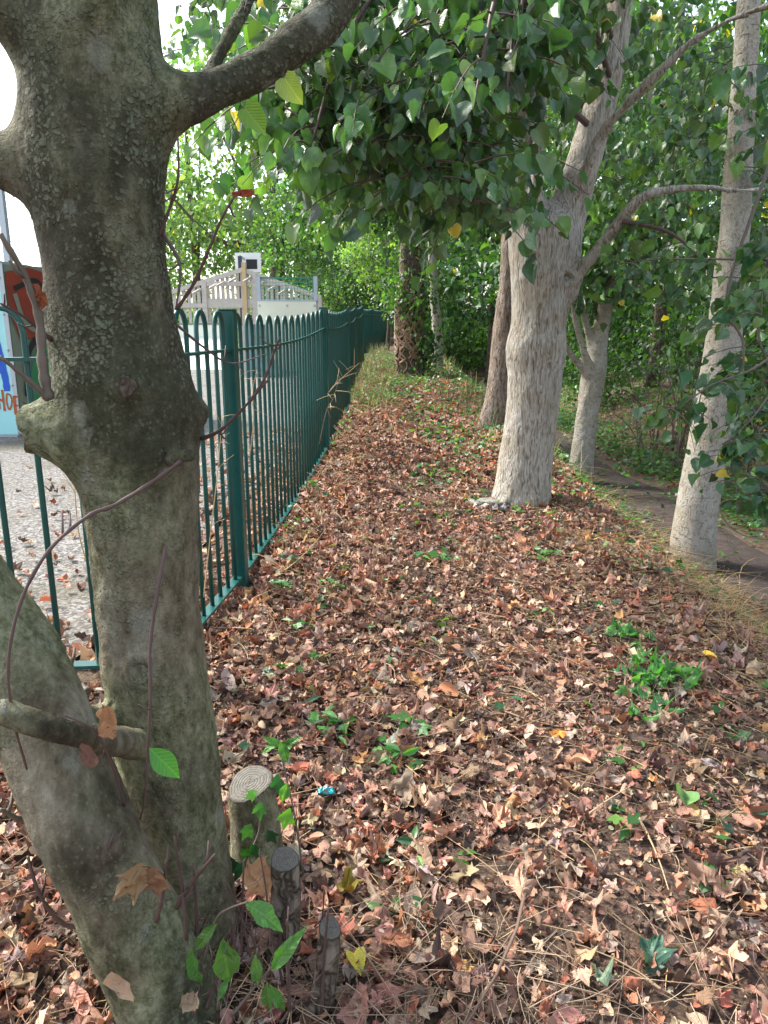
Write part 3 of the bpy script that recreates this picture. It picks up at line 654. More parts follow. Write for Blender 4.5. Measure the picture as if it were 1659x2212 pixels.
    # twigs growing from the bark
    tw = [[(400, 990, 1.19), (330, 1040, 1.17), (250, 1090, 1.13), (190, 1115, 1.08), (105, 1190, 1.02), (45, 1300, .99), (18, 1430, .97), (28, 1550, .97), (58, 1662, 1.0)],
          [(358, 1180, 1.2), (340, 1280, 1.17), (324, 1400, 1.15), (325, 1510, 1.13), (318, 1640, 1.12), (310, 1740, 1.13), (283, 1830, 1.16)],
          [(436, 948, 1.33), (475, 930, 1.3), (520, 888, 1.27), (580, 820, 1.22)],
          [(540, 868, 1.25), (575, 810, 1.24), (592, 760, 1.22), (605, 728, 1.2)],
          [(340, 520, 1.3), (370, 440, 1.28), (385, 380, 1.26), (384, 292, 1.25)],
          [(352, 505, 1.3), (380, 550, 1.27), (390, 590, 1.26), (380, 670, 1.26)],
          [(382, 668, 1.29), (420, 610, 1.27), (455, 530, 1.24), (480, 470, 1.22), (512, 415, 1.2)],
          [(380, 700, 1.3), (440, 750, 1.35), (500, 785, 1.42), (575, 765, 1.5)],
          [(105, 862, 1.2), (92, 790, 1.19), (85, 690, 1.18), (55, 600, 1.16), (0, 505, 1.13)],
          [(105, 862, 1.2), (60, 820, 1.17), (0, 770, 1.13)],
          [(112, 735, 1.24), (60, 690, 1.2), (0, 655, 1.16)],
          [(190, 1495, 1.3), (165, 1470, 1.33), (150, 1420, 1.36)],
          [(225, 2100, 1.1), (240, 2090, 1.06), (250, 2170, 1.03), (225, 2020, 1.02), (213, 1900, 1.03), (245, 1800, 1.05)],
          [(185, 2005, 1.12), (130, 1990, 1.1), (85, 1930, 1.08), (60, 1850, 1.08)],
          [(75, 1765, 1.16), (40, 1768, 1.13), (0, 1748, 1.1)],
          [(338, 1990, 1.02), (352, 1930, 1.0), (358, 1858, .98)],
          [(382, 1960, 1.06), (420, 1900, 1.03), (465, 1845, 1.0)],
          [(270, 1740, 1.1), (240, 1650, 1.03), (205, 1580, .98), (140, 1545, .95)],
          [(450, 155, 1.4), (490, 100, 1.42), (520, 40, 1.45), (530, 0, 1.48)]]
    th = [5.5, 4.5, 5, 3.5, 4, 4.5, 4.5, 3, 12, 8, 5, 9, 5.5, 6.5, 9, 5, 6, 3, 3]
    rs_ = random.Random(5)
    for k in range(22):
        u = rs_.uniform(400, 700); v = rs_.uniform(2020, 2210); Yq = rs_.uniform(1.0, 1.2); L_ = rs_.uniform(60, 230); dx = rs_.uniform(-50, 70)
        tw.append([(u, v, Yq), (u + dx * .4, v - L_ * .55, Yq), (u + dx, v - L_, Yq - .02)]); th.append(rs_.uniform(2.2, 5.5))
    for q, wd in zip(tw, th):
        m = MB(); pts = curve([P(*p) for p in q], 5 * len(q)); r0 = RAD(q[0][1], q[0][2], wd)
        k = len(pts); bumpy = 1 + .18 * np.sin(np.arange(k) * 2.1)
        m.tube(pts, np.linspace(r0, r0 * .45, k) * bumpy, 6)
        for _ in range(2 if wd < 8 else 1):        # side spurs
            i = random.randrange(k // 3, k - 1); d = unit(np.random.default_rng(i).normal(0, 1, 3)) * .03
            m.tube([pts[i], pts[i] + d * .6, pts[i] + d + np.array([0, 0, .008])], [r0 * .5, r0 * .4, r0 * .3], 5)
        m.build('twig', M['twig'] if wd < 8 else M['twig_grey'], root)
    # crown over the frame: leafy sprays on the limbs
    cl = np.vstack([ball((-.9, .9, 5.2), (2.2, 1.9, 1.3), 60, .3, .28), ball((.3, 2.1, 4.9), (1.2, 1.2, .9), 26, .3, .26)])
    foliage(root, cl, 2600, .13, G_LIME, 'crown', tmpl=T_MAPLE[:3], down=.3)
    return root
maple = build_maple()

# ------------------------------------------------------------------ leafy sprays
class Spray:
    def __init__(s): s.mb = MB(); s.p = []; s.t = []; s.n = []; s.s = []
    def add(s, o, d, L, size, step=.055, droop=.45, r0=.004, hang=.75, up=(0, -.25, .6), jit=.3):
        o = np.array(o, float); d = unit(np.array(d, float)); k = 6
        tt = np.linspace(0, 1, k)[:, None]; side = unit(np.cross(d, (0, 0, 1)) + 1e-6)
        bend = side * random.uniform(-.25, .25)
        pts = o + L * (d * tt + (np.array([0, 0, -droop]) + bend) * tt ** 2)
        s.mb.tube(pts, np.linspace(r0, r0 * .35, k), 4, cap=False)
        n = max(3, int(L / step))
        for i in range(n):
            q = (.12 + .88 * (i + random.random() * .6) / n) * (k - 1); a = min(int(q), k - 2); c = pts[a] + (pts[a + 1] - pts[a]) * (q - a)
            sg = 1 if i % 2 else -1
            pet = (side * sg * .6 + d * .4 + np.array([0, 0, -.6]) + np.random.default_rng(rng.integers(1 << 30)).normal(0, .3, 3)) * size * .35
            s.p.append(c + pet); 
            s.t.append(np.array([0, 0, -hang]) + side * sg * .35 + d * .25 + rng.normal(0, jit, 3)); s.n.append(np.array(up) + side * sg * .3 + rng.normal(0, .5, 3))
            s.s.append(size * random.choice((.55, .75, .9, 1.0, 1.15)) * random.uniform(.8, 1.15))
    def leaves(s, name, parent, tmpl, cols, mat, yellow=.01):
        n = len(s.p); c = palette(n, cols); y = rng.random(n) < yellow; c[y] = np.array(YEL) * rng.uniform(.6, 1.2, (y.sum(), 1))
        V, f, cc, uv = leafmesh(tmpl, s.p, frames(np.array(s.t), np.array(s.n)), s.s, c); return mk(name, V, f, M[mat], parent, col=cc, uv=uv)
def gbase(u, v, Y, dz=0):
    p = P(u, v, Y); p[2] = float(ground_z(p[0], p[1])) + dz; return p

# ------------------------------------------------------------------ the forked lime by the path
def build_lime():
    Y = 4.85
    base = gbase(1128, 1095, Y)
    root = thing('lime_tree', 'forked lime tree with pale ridged bark, thickest trunk on the right of the leafy strip', 'tree', base)
    tr = chain([(1122, 1150, 76, Y), (1126, 1092, 66, Y), (1130, 1050, 60, Y), (1140, 950, 56, Y), (1150, 870, 55.5, Y), (1156, 790, 58, Y), (1157, 760, 59, Y), (1164, 690, 60, Y), (1168, 620, 66, Y), (1172, 560, 72, Y), (1176, 510, 72, Y)])
    ls = chain([(1155, 560, 55, Y), (1138, 480, 46, Y), (1132, 400, 40, Y), (1130, 300, 36, Y), (1125, 150, 32, Y), (1120, 0, 29, Y), (1110, -250, 24, 4.8), (1095, -600, 17, 4.7), (1085, -900, 9, 4.7)])
    rs = chain([(1195, 560, 58, Y), (1218, 480, 44, Y), (1240, 410, 40, Y), (1262, 340, 36, 4.88), (1288, 250, 33, 4.9), (1314, 160, 31, 4.92), (1335, 20, 31, 4.95), (1370, -250, 25, 5.0), (1400, -600, 16, 5.0), (1420, -900, 8, 5.0)])
    inn = chain([(1150, 490, 22, 4.75), (1156, 430, 17, 4.72), (1158, 380, 14, 4.72), (1165, 290, 12, 4.7), (1180, 150, 10, 4.65), (1210, -50, 7, 4.6)])
    limb = chain([(1225, 630, 26, 4.8), (1245, 596, 17, 4.74), (1290, 540, 14, 4.68), (1335, 485, 13, 4.6), (1385, 428, 12, 4.5), (1440, 412, 10, 4.45), (1520, 405, 9, 4.4), (1610, 412, 7, 4.35), (1700, 400, 5, 4.3)])
    limb2 = chain([(1255, 400, 22, 4.75), (1275, 350, 15, 4.68), (1300, 290, 14, 4.62), (1350, 230, 12, 4.5), (1400, 180, 12, 4.4), (1470, 110, 11, 4.3), (1540, 62, 10, 4.2), (1610, 30, 9, 4.1), (1700, 0, 7, 4.0)])
    ring = chain([(1157, 757, 61, Y), (1157, 750, 61, Y)])
    d = [(P(1195, 610, 4.64), .05, .012, False), (P(1225, 600, 4.7), .045, .02, True), (P(1150, 830, 4.62), .03, .01, True), (P(1110, 760, 4.66), .05, .012, False), (P(1165, 560, 4.62), .04, -.014, False), (P(1165, 590, 4.62), .03, -.012, False)]
    tree_trunk('trunk', [resample(tr, 30), (resample(ls, 40), .025), (resample(rs, 40), .022), (resample(inn, 16), .02), resample(limb, 26), resample(limb2, 26), ring], .021, .05, M['lime_bark'], root, bumps=((4, .014), (14, .007), (42, .003)), stretch=2.2, sub=True, dents=d)
    # thin boughs
    bo = MB(); sp = Spray()
    def bough(px, r0, spr, size, dirs=None, L=(.25, .5)):
        pts = curve([P(*q) for q in px], 6 * len(px)); bo.tube(pts, np.linspace(r0, r0 * .3, len(pts)), 6)
        for _ in range(spr):
            i = random.randrange(len(pts) // 5, len(pts)); dd = rng.normal(0, 1, 3) * np.array([1, 1, .35]); sp.add(pts[i], dd, random.uniform(*L), size)
    bough([(1345, 478, 4.55), (1440, 500, 4.4), (1500, 545, 4.3), (1540, 600, 4.2)], .013, 6, .085)
    # boughs sweeping out to the left over the strip, and forward towards the viewer
    for k in range(34):
        a = P(random.uniform(1110, 1330), random.uniform(-350, 280), random.uniform(4.5, 5))
        uq = random.uniform(740, 1180); e = P(uq, random.uniform(-120, 190 if uq < 1020 else -60), random.uniform(2.7, 4.6))
        m_ = (a + e) / 2 + np.array([0, 0, random.uniform(.1, .35)])
        pts = curve([a, m_, e, e + (e - m_) * .35 + np.array([0, 0, -.22])], 20); bo.tube(pts, np.linspace(.02, .004, 20), 5)
        for _ in range(19): 
            i = random.randrange(7, 20); dd = rng.normal(0, 1, 3) * np.array([1, 1, .3]); sp.add(pts[i], dd, random.uniform(.18, .4), .062, step=.038)
    # outer skirt of drooping sprays: the lower edge of the canopy
    LU = [560, 620, 700, 800, 900, 960, 1000, 1040, 1090, 1150, 1250, 1320, 1400, 1500, 1700]; LV = [230, 310, 340, 350, 360, 400, 460, 420, 320, 240, 250, 360, 430, 470, 520]
    n = 0
    while n < 640:
        u = random.uniform(540, 1110) if n < 400 else random.uniform(1100, 1720); vm = np.interp(u, LU, LV); v = vm - abs(random.gauss(0, 150)); Yq = random.uniform(2.6, 4.4) if u < 1110 else random.uniform(5.0, 7.0)
        if 1060 < u < 1330 and v > -40 and Yq < 5: continue
        if u > 1110: v = vm + random.uniform(-420, 130)
        if u < 720 and v < 0: continue
        dd = rng.normal(0, 1, 3) * np.array([1, .8, .25]); sp.add(P(u, v, Yq), dd, random.uniform(.18, .38) * (1 if u < 1110 else 1.3), .06 if u < 1110 else .07, step=.038); n += 1
    for k in range(80):
        u = random.uniform(880, 1062); v = random.uniform(200, 400 + (u - 880) * .5); sp.add(P(u, v, random.uniform(3.4, 4.3)), rng.normal(0, 1, 3) * np.array([1, .8, .25]), random.uniform(.15, .3), .07, step=.042)
    for k in range(12):
        sp.add(P(random.uniform(1085, 1330), random.uniform(-60, 70), random.uniform(3.6, 4.4)), rng.normal(0, 1, 3) * np.array([1, .8, .25]), random.uniform(.12, .22), .068, step=.05)
    for k in range(46):
        sp.add(P(random.uniform(400, 780), random.uniform(-80, 120), random.uniform(4.6, 5.8)), rng.normal(0, 1, 3) * np.array([1, .8, .25]), random.uniform(.2, .4), .075, step=.045)
    # crown above the picture
    for k in range(150):
        c = ball((.75, 4.6, 5.0), (2.3, 2.2, 1.7), 1, .3)[0]; sp.add(c, rng.normal(0, 1, 3), random.uniform(.3, .6), .1, step=.07)
    sp.mb.V += bo.V; 
    off = sp.mb.n
    sp.mb.F4 += [f + off for f in bo.F4]; sp.mb.F3 += [f + off for f in bo.F3]
    sp.mb.build('bough', M['twig'], root)
    sp.leaves('crown', root, T_HEART, G_LIME, 'lime_leaf', .008)
    return root
build_lime()

# ------------------------------------------------------------------ right pale tree and its hanging branches
def build_right():
    Y = 5.1; base = gbase(1495, 1180, Y)
    root = thing('poplar_tree', 'smooth pale grey tree trunk beside the dirt path, half hidden by hanging leaves', 'tree', base)
    tr = chain([(1492, 1270, 52, Y), (1498, 1180, 47, Y), (1509, 1080, 43, Y), (1522, 1000, 42, Y), (1540, 890, 40, Y), (1556, 790, 38, 5.12), (1570, 680, 35, 5.14), (1578, 590, 33, 5.16), (1588, 480, 31, 5.2), (1594, 380, 30, 5.22), (1600, 280, 28, 5.25), (1612, 100, 26, 5.3), (1625, -150, 22, 5.35), (1640, -500, 16, 5.4), (1650, -900, 8, 5.5)])
    tree_trunk('trunk', [resample(tr, 60)], .022, .04, M['smooth_bark'], root, bumps=((4, .008), (14, .003)), stretch=1.5, sub=True)
    sp = Spray()
    def hang(px, r0, spr, size, L=(.15, .35), droop=.4):
        pts = curve([P(*q) for q in px], 8 * len(px)); sp.mb.tube(pts, np.linspace(r0, r0 * .35, len(pts)), 6)
        for _ in range(spr):
            i = random.randrange(len(pts) // 3, len(pts)); dd = rng.normal(0, 1, 3) * np.array([1, .7, .4]); sp.add(pts[i], dd, random.uniform(*L), size, step=.05, droop=droop, r0=.003, hang=.55, up=(-.1, -.45, .6))
    hang([(1700, 250, 3.6), (1640, 420, 3.5), (1570, 640, 3.4), (1605, 740, 3.35), (1600, 830, 3.3), (1590, 900, 3.28)], .010, 7, .06)
    hang([(1720, 500, 3.7), (1640, 690, 3.6), (1660, 800, 3.55), (1672, 950, 3.5)], .010, 14, .062)
    hang([(1680, 760, 3.3), (1620, 800, 3.2), (1540, 830, 3.15), (1480, 870, 3.1), (1430, 890, 3.08)], .006, 17, .058, L=(.08, .18))
    hang([(1690, 800, 3.35), (1650, 870, 3.2), (1600, 930, 3.15), (1560, 960, 3.1)], .006, 18, .06, L=(.1, .2))
    hang([(1700, 900, 3.3), (1640, 930, 3.2), (1600, 1010, 3.15), (1590, 1070, 3.1)], .006, 12, .06, L=(.1, .22))
    hang([(1720, 1000, 3.2), (1660, 1020, 3.1), (1640, 1060, 3.1), (1650, 1120, 3.1)], .005, 10, .062, L=(.1, .22))
    hang([(1740, 450, 3.2), (1680, 520, 3.1), (1650, 600, 3.05), (1645, 680, 3.0)], .006, 16, .066, L=(.1, .2))
    hang([(1700, 560, 4.2), (1500, 560, 4.2), (1420, 560, 4.1), (1340, 570, 4.1)], .007, 12, .062, L=(.12, .3))
    hang([(1720, 60, 3.0), (1690, 160, 2.9), (1670, 300, 2.9)], .006, 14, .066, L=(.12, .25))
    for k in range(90):
        c = ball((2.6, 5.2, 5.3), (1.9, 1.9, 1.7), 1, .3)[0]; sp.add(c, rng.normal(0, 1, 3), random.uniform(.3, .6), .1, step=.075)
    sp.mb.build('branches', M['twig_grey'], root)['kind'] = 'stuff'; sp.leaves('crown', root, T_HEART, G_LIME + [(.03, .1, .045), (.028, .09, .045)], 'lime_leaf', .03)
    # drooping bare stem
    m = MB(); m.tube(curve([P(1590, 1075, 3.1), P(1555, 1090, 3.1), P(1570, 1130, 3.08), P(1610, 1158, 3.05), P(1665, 1168, 3.0)], 24), np.linspace(.004, .002, 24), 6); m.build('bare_twig', M['twig_grey'], root)
build_right()

# ------------------------------------------------------------------ other trunks
def simple_tree(name, label, cat, px, barkm, h, bumps, stretch=2, crown=None, group=None, extra=(), k=.04, sub=False, cname='crown'):
    ch = chain(px); b = gbase(*px[1][:2], px[1][3]) if len(px[1]) == 4 else ch[0][0]
    root = thing(name, label, cat, b, group)
    tree_trunk('trunk', [resample(ch, 8 * len(ch))] + [resample(chain(e), 6 * len(e)) for e in extra], h, k, M[barkm], root, bumps=bumps, stretch=stretch, sub=sub)
    if crown: crown(root)
    return root
Yb = 7.9
simple_tree('sycamore_tree', 'brown-barked tree trunk just behind the forked lime', 'tree', [(1052, 985, 46, Yb), (1060, 950, 40, Yb), (1068, 900, 34, Yb), (1080, 830, 30, Yb), (1087, 760, 28, Yb), (1093, 700, 28, Yb), (1098, 655, 28, Yb), (1104, 600, 26, Yb), (1110, 500, 24, Yb), (1115, 350, 22, Yb), (1118, 100, 19, Yb), (1122, -300, 13, Yb), (1125, -700, 6, Yb)],
    'brown_bark', .035, ((4, .03), (16, .008)), 3, sub=True,
    crown=lambda r: foliage(r, np.vstack([ball((1.1, 7.7, 5.2), (2.4, 2.2, 2.0), 90, .4, .3)]), 5000, .12, G_DARK + G_LIME, tmpl=T_SIMPLE))
Yp = 8.0
simple_tree('pollard_tree', 'small pollarded tree with several thin upright shoots beside the dirt path', 'tree', [(1253, 1035, 30, Yp), (1256, 1003, 26, Yp), (1262, 950, 24, Yp), (1270, 890, 23, Yp), (1277, 840, 25, Yp), (1283, 808, 26, Yp), (1290, 770, 20, Yp), (1298, 710, 18, Yp), (1312, 640, 17, Yp), (1325, 560, 14, Yp), (1340, 460, 10, Yp), (1350, 330, 7, Yp)],
    'smooth_bark', .018, ((8, .012), (25, .004)), 1.5, k=.03, sub=True,
    extra=([(1272, 820, 12, Yp), (1262, 800, 10, 7.95), (1240, 775, 8, 7.9), (1225, 752, 7, 7.85), (1215, 738, 6, 7.8)], [(1276, 805, 11, 7.9), (1262, 760, 8, 7.85), (1248, 710, 7, 7.8), (1236, 660, 5, 7.75), (1228, 600, 4, 7.7)],
           [(1284, 800, 11, 8.0), (1275, 740, 8, 8.0), (1262, 680, 7, 8.0), (1247, 620, 6, 8.0), (1240, 540, 4, 8.0)], [(1310, 660, 9, 8.0), (1345, 620, 7, 7.9), (1390, 570, 5, 7.8), (1440, 530, 4, 7.7)]),
    crown=lambda r: foliage(r, np.vstack([ball(P(1290, 560, 7.8), (.75, .8, .5), 40, .2, .16), ball(P(1400, 480, 7.6), (.9, .8, .7), 40, .2, .2)]), 1500, .085, G_LIME, tmpl=T_HEART[:3], mat='lime_leaf', yellow=.01))
def ivy_tree():
    Yi = 13.9; b = gbase(890, 818, Yi)
    root = thing('ivy_clad_tree', 'stout trunk wrapped in bare brown ivy stems at the far end of the strip', 'tree', b)
    px = [(892, 850, 36, Yi), (890, 815, 32, Yi), (886, 770, 29, Yi), (884, 720, 27, Yi), (884, 660, 26, Yi), (886, 600, 24, Yi), (888, 450, 22, Yi), (890, 250, 19, Yi), (895, -50, 14, Yi), (900, -400, 7, Yi)]
    tree_trunk('trunk', [resample(chain(px), 70)], .05, .05, M['dark_bark'], root, bumps=((3, .04), (10, .02)), stretch=2.5)
    ax = curve([c[0] for c in chain(px)][1:6], 40); rr = np.interp(np.linspace(0, 4, 40), range(5), [c[1] for c in chain(px)][1:6])
    m = MB()
    for k in range(46):
        a0 = random.uniform(-2.9, .6); drift = random.uniform(-1.3, 1.3); s0, s1 = sorted((random.uniform(0, .6), random.uniform(.4, 1)))
        ii = np.linspace(s0, s1, 14) * 39; P_ = []
        for q, i in enumerate(ii):
            c = ax[int(i)]; an = a0 + drift * q / 13 + .25 * math.sin(q * 1.3 + k); r = rr[int(i)] + .03; P_.append(c + np.array([math.cos(an) * r, math.sin(an) * r, 0]))
        m.tube(P_, random.uniform(.01, .022), 5)
    m.build('ivy_stem', M['ivy_wood'], root, kind='stuff')
    th = rng.uniform(0, 6.28, 120); ii = rng.integers(6, 40, 120); cl = ax[ii] + np.c_[np.cos(th), np.sin(th), np.zeros(120)] * (rr[ii] + .08)[:, None]
    cl = cl[(np.cos(th) > .2) | (ii > 24)]
    up = ball((b[0] + .1, Yi, 3.5), (.75, .7, 1.2), 40, .4)
    foliage(root, np.vstack([cl, up]), 2600, .1, G_DARK + G_LIME, 'ivy', tmpl=T_IVY[:2], spread=.14, down=.5)
    cl = np.vstack([ball((.9, 12.2, 4.6), (2.6, 2.6, 1.5), 90, .3, .3), ball((-.1, 11.0, 3.9), (1.3, 1.5, .75), 46, .2, .24), ball((1.6, 11.0, 3.3), (.8, 1.3, .7), 30, .2, .22), ball((.15, 10.6, 2.95), (1.15, 1.3, .62), 70, .2, .2), ball((1.25, 9.6, 2.75), (.65, 1.0, .62), 34, .2, .18), ball((-.55, 11.5, 3.2), (.7, 1.0, .5), 26, .2, .2)])
    foliage(root, cl, 17000, .085, [(.03, .075, .03), (.045, .105, .038), (.065, .13, .042)], 'crown', tmpl=T_SIMPLE, down=.5, yellow=.008)
ivy_tree()
Ys = 15.2
simple_tree('ash_tree', 'slim pale trunk standing between the ivy-clad tree and the dirt path', 'tree', [(944, 830, 15, Ys), (945, 795, 13, Ys), (945, 740, 12, Ys), (943, 690, 11, Ys), (938, 640, 10, Ys), (934, 560, 9, Ys), (930, 400, 8, Ys), (926, 100, 5, Ys)], 'smooth_bark', .03, ((6, .012),), 2,
    crown=lambda r: foliage(r, ball((1.5, 15.4, 5.6), (1.8, 1.8, 1.8), 70, .3, .3), 3500, .13, G_LIME))
for lab, u, vb, Yq, hw, px in (('pale distant trunk just left of the ivy-clad tree', 858, 716, 26, 7, 2), ('grey distant trunk in deep shade beyond the end of the railing', 846, 708, 31, 6, 2)):
    simple_tree('woodland_tree', lab, 'tree', [(u, vb + 14, hw * 1.3, Yq), (u, vb, hw, Yq), (u + 1, 620, hw * .85, Yq), (u + 2, 450, hw * .8, Yq), (u + 4, 200, hw * .5, Yq)], 'smooth_bark', .06, ((4, .02),), 2,
        crown=lambda r, u=u, Yq=Yq: foliage(r, ball(P(u + 20, 430, Yq), (3.2, 3, 2.6), 90, .3, .4), 4200, .17, G_LIME + G_LIGHT))

# ------------------------------------------------------------------ broadleaf trees and shrubs further off
def far_tree(name, label, cat, x, y, h, r, cr, cc, n, size, cols, group=None, barkm='dark_bark', lean=0, zb=None, holes=0, yellow=0, clr=.5, ncl=70, limbs=6, hmin=None):
    z0 = float(ground_z(x, y)); root = thing(name, label, cat, (x, y, z0), group)
    top = np.array([x + lean, y, z0 + h]); m = MB()
    pts = curve([(x, y, z0 - .1), (x + lean * .2 + .05, y, z0 + h * .3), (x + lean * .6 - .05, y, z0 + h * .65), top], 16); m.tube(pts, np.linspace(r * 1.15, r * .2, 16), 10)
    c0 = np.array([x + lean * .7, y, z0 + cc]); cl = ball(c0, cr, ncl, .35, clr)
    if hmin is not None: cl = cl[cl[:, 2] > hmin]
    for k in range(limbs):
        q = cl[random.randrange(len(cl))][:3]; i = random.randrange(5, 13); mid = (pts[i] + q) / 2 + np.array([0, 0, -.1 * h * random.random()]); m.tube(curve([pts[i], mid, q], 8), np.linspace(r * .4, r * .08, 8), 6)
    m.build('trunk', M[barkm], root)
    foliage(root, cl, n, size, cols, 'crown', yellow=yellow, down=.25)
    return root
# beyond the playground
px = P(600, 690, 36)
far_tree('oak_tree', 'tall light green tree with a thick trunk directly behind the basketball hoop', 'tree', px[0], 36, 15, .42, (5.6, 4, 5.0), 8.8, 7600, .28, G_LIGHT, clr=.75, ncl=80, limbs=12, yellow=.01)
px = P(418, 690, 40)
far_tree('oak_tree', 'light green tree with a slim dark trunk behind the left slope of the timber gable', 'tree', px[0], 41, 13, .26, (3.6, 3, 4.4), 7.4, 4200, .26, G_LIGHT, clr=.65, ncl=52, limbs=8, yellow=.02)
px = P(300, 690, 44)
far_tree('oak_tree', 'pale green tree seen through the gap beside the mossy maple, left of the others', 'tree', px[0], 46, 12, .26, (4.2, 3, 4.0), 6.6, 4500, .3, G_LIGHT, clr=.7, ncl=50)
px = P(722, 690, 30)
far_tree('hornbeam_tree', 'dense mid green tree with a thin pale trunk above the blue play frame', 'tree', px[0], 31, 7.5, .13, (3.1, 2.8, 2.9), 4.6, 10500, .17, G_LIME + G_LIGHT[:1], barkm='smooth_bark', clr=.5, ncl=90, hmin=2.2)
px = P(790, 690, 37)
far_tree('hornbeam_tree', 'deep green tall tree where the railing disappears', 'tree', px[0], 38, 11, .2, (3.6, 3, 4.8), 6.0, 9000, .2, G_LIME, clr=.6, ncl=90)
px = P(650, 690, 52)
far_tree('hornbeam_tree', 'distant hazy green tree filling the gap right of the basketball hoop', 'tree', px[0], 54, 9, .2, (5.5, 3, 3.6), 5.6, 5200, .28, G_LIGHT + G_LIME, clr=.8, ncl=70)
px = P(818, 700, 22)
far_tree('hazel_bush', 'bright yellow-green bush hanging over the far end of the railing', 'bush', px[0] + .25, 23.5, 3.2, .06, (1.15, 1.3, 1.1), 2.7, 4800, .1, G_LIGHT + [(.15, .24, .05)], clr=.3, ncl=50, limbs=4)
px = P(770, 640, 28)
far_tree('hazel_bush', 'soft grey-green bush behind the far railing, left of the bright one', 'bush', px[0], 28.5, 3.6, .07, (1.6, 1.4, 1.3), 2.3, 4600, .12, G_LIME + [(.12, .19, .08)], clr=.35, ncl=50, limbs=4)
# low hedge line across the horizon, left
for k, (u, Yq) in enumerate(((330, 60), (395, 62), (470, 60), (545, 63), (40, 58), (-60, 60))):
    q = P(u, 700, Yq); far_tree('hedgerow_bush', 'hazy green hedgerow bush at the far edge of the playing field', 'bush', q[0], Yq, 3.2, .1, (3.4, 1.5, 1.4), 1.7, 1500, .3, G_LIGHT, 'hedgerow bushes at the far edge of the field', clr=.5, ncl=30, limbs=3)
for k in range(16):
    y = 24 + k * 1.1 + random.uniform(-.4, .4); x = random.uniform(1.7, 3.4) + (k % 2) * .5; hh = random.uniform(1.6, 2.6)
    far_tree('thicket_bush', 'leafy green bush closing off the far end of the dirt path', 'bush', x, y, hh, .03, (1.0, .9, hh * .5), hh * .5, 1500, .14, G_LIME + G_LIGHT[:2], 'bushes closing off the far end of the dirt path', clr=.25, ncl=40, limbs=4)
# the wood beyond the path
WL = ['dark green woodland tree in the thicket beyond the dirt path', 'mid green woodland tree in the thicket beyond the dirt path']
wood = [(4.9, 9.0, 7, .1, 3.2), (6.2, 11.5, 9, .13, 4.0), (5.2, 14.5, 9, .12, 4.2), (7.6, 15.5, 11, .16, 5.0), (4.2, 18.5, 9, .12, 4.4), (6.4, 20, 11, .16, 5.2), (9.5, 12.5, 9, .14, 4.0), (3.2, 23, 8, .1, 3.8), (4.6, 27, 11, .16, 5.5), (8.4, 25, 12, .2, 6), (2.2, 31, 10, .15, 5), (11, 19, 12, .2, 6), (5.6, 35, 13, .2, 6.5), (.9, 38, 10, .16, 5), (7.2, 7.4, 8, .12, 3.6), (-1.0, 47, 11, .2, 5.5), (3.0, 46, 13, .2, 6)]
for k, (x, y, h, r, cc) in enumerate(wood):
    far_tree('woodland_tree', WL[k % 2], 'tree', x, y, h, r, (2.1 + y * .03, 2.0, h * .36), cc * 1.02, 3600 if y < 22 else 3000, .13 if y < 18 else .2, [(.03, .075, .032), (.042, .1, .038), (.055, .12, .042)] if k % 2 == 0 else [(.035, .09, .032), (.05, .115, .04), (.03, .075, .036)], 'woodland trees beyond the dirt path ' + ('in dark green' if k % 2 == 0 else 'in mid green'), clr=.42, ncl=80, yellow=.006)
for k in range(30):
    y = 5.5 + k * .95 + random.uniform(-.3, .3); x = 3.75 + random.uniform(0, .9) + .02 * y + (k % 3) * 1.1
    hh = random.uniform(1.0, 1.9) + (k % 3) * .5
    far_tree('understorey_shrub', 'leafy green understorey shrub along the far side of the dirt path', 'shrub', x, y, hh, .02, (.8, .8, hh * .5), hh * .52, 1300, .085 if y < 15 else .12, G_LIME + G_DARK, 'understorey shrubs along the far side of the dirt path', clr=.2, ncl=40, limbs=5, barkm='smooth_bark')

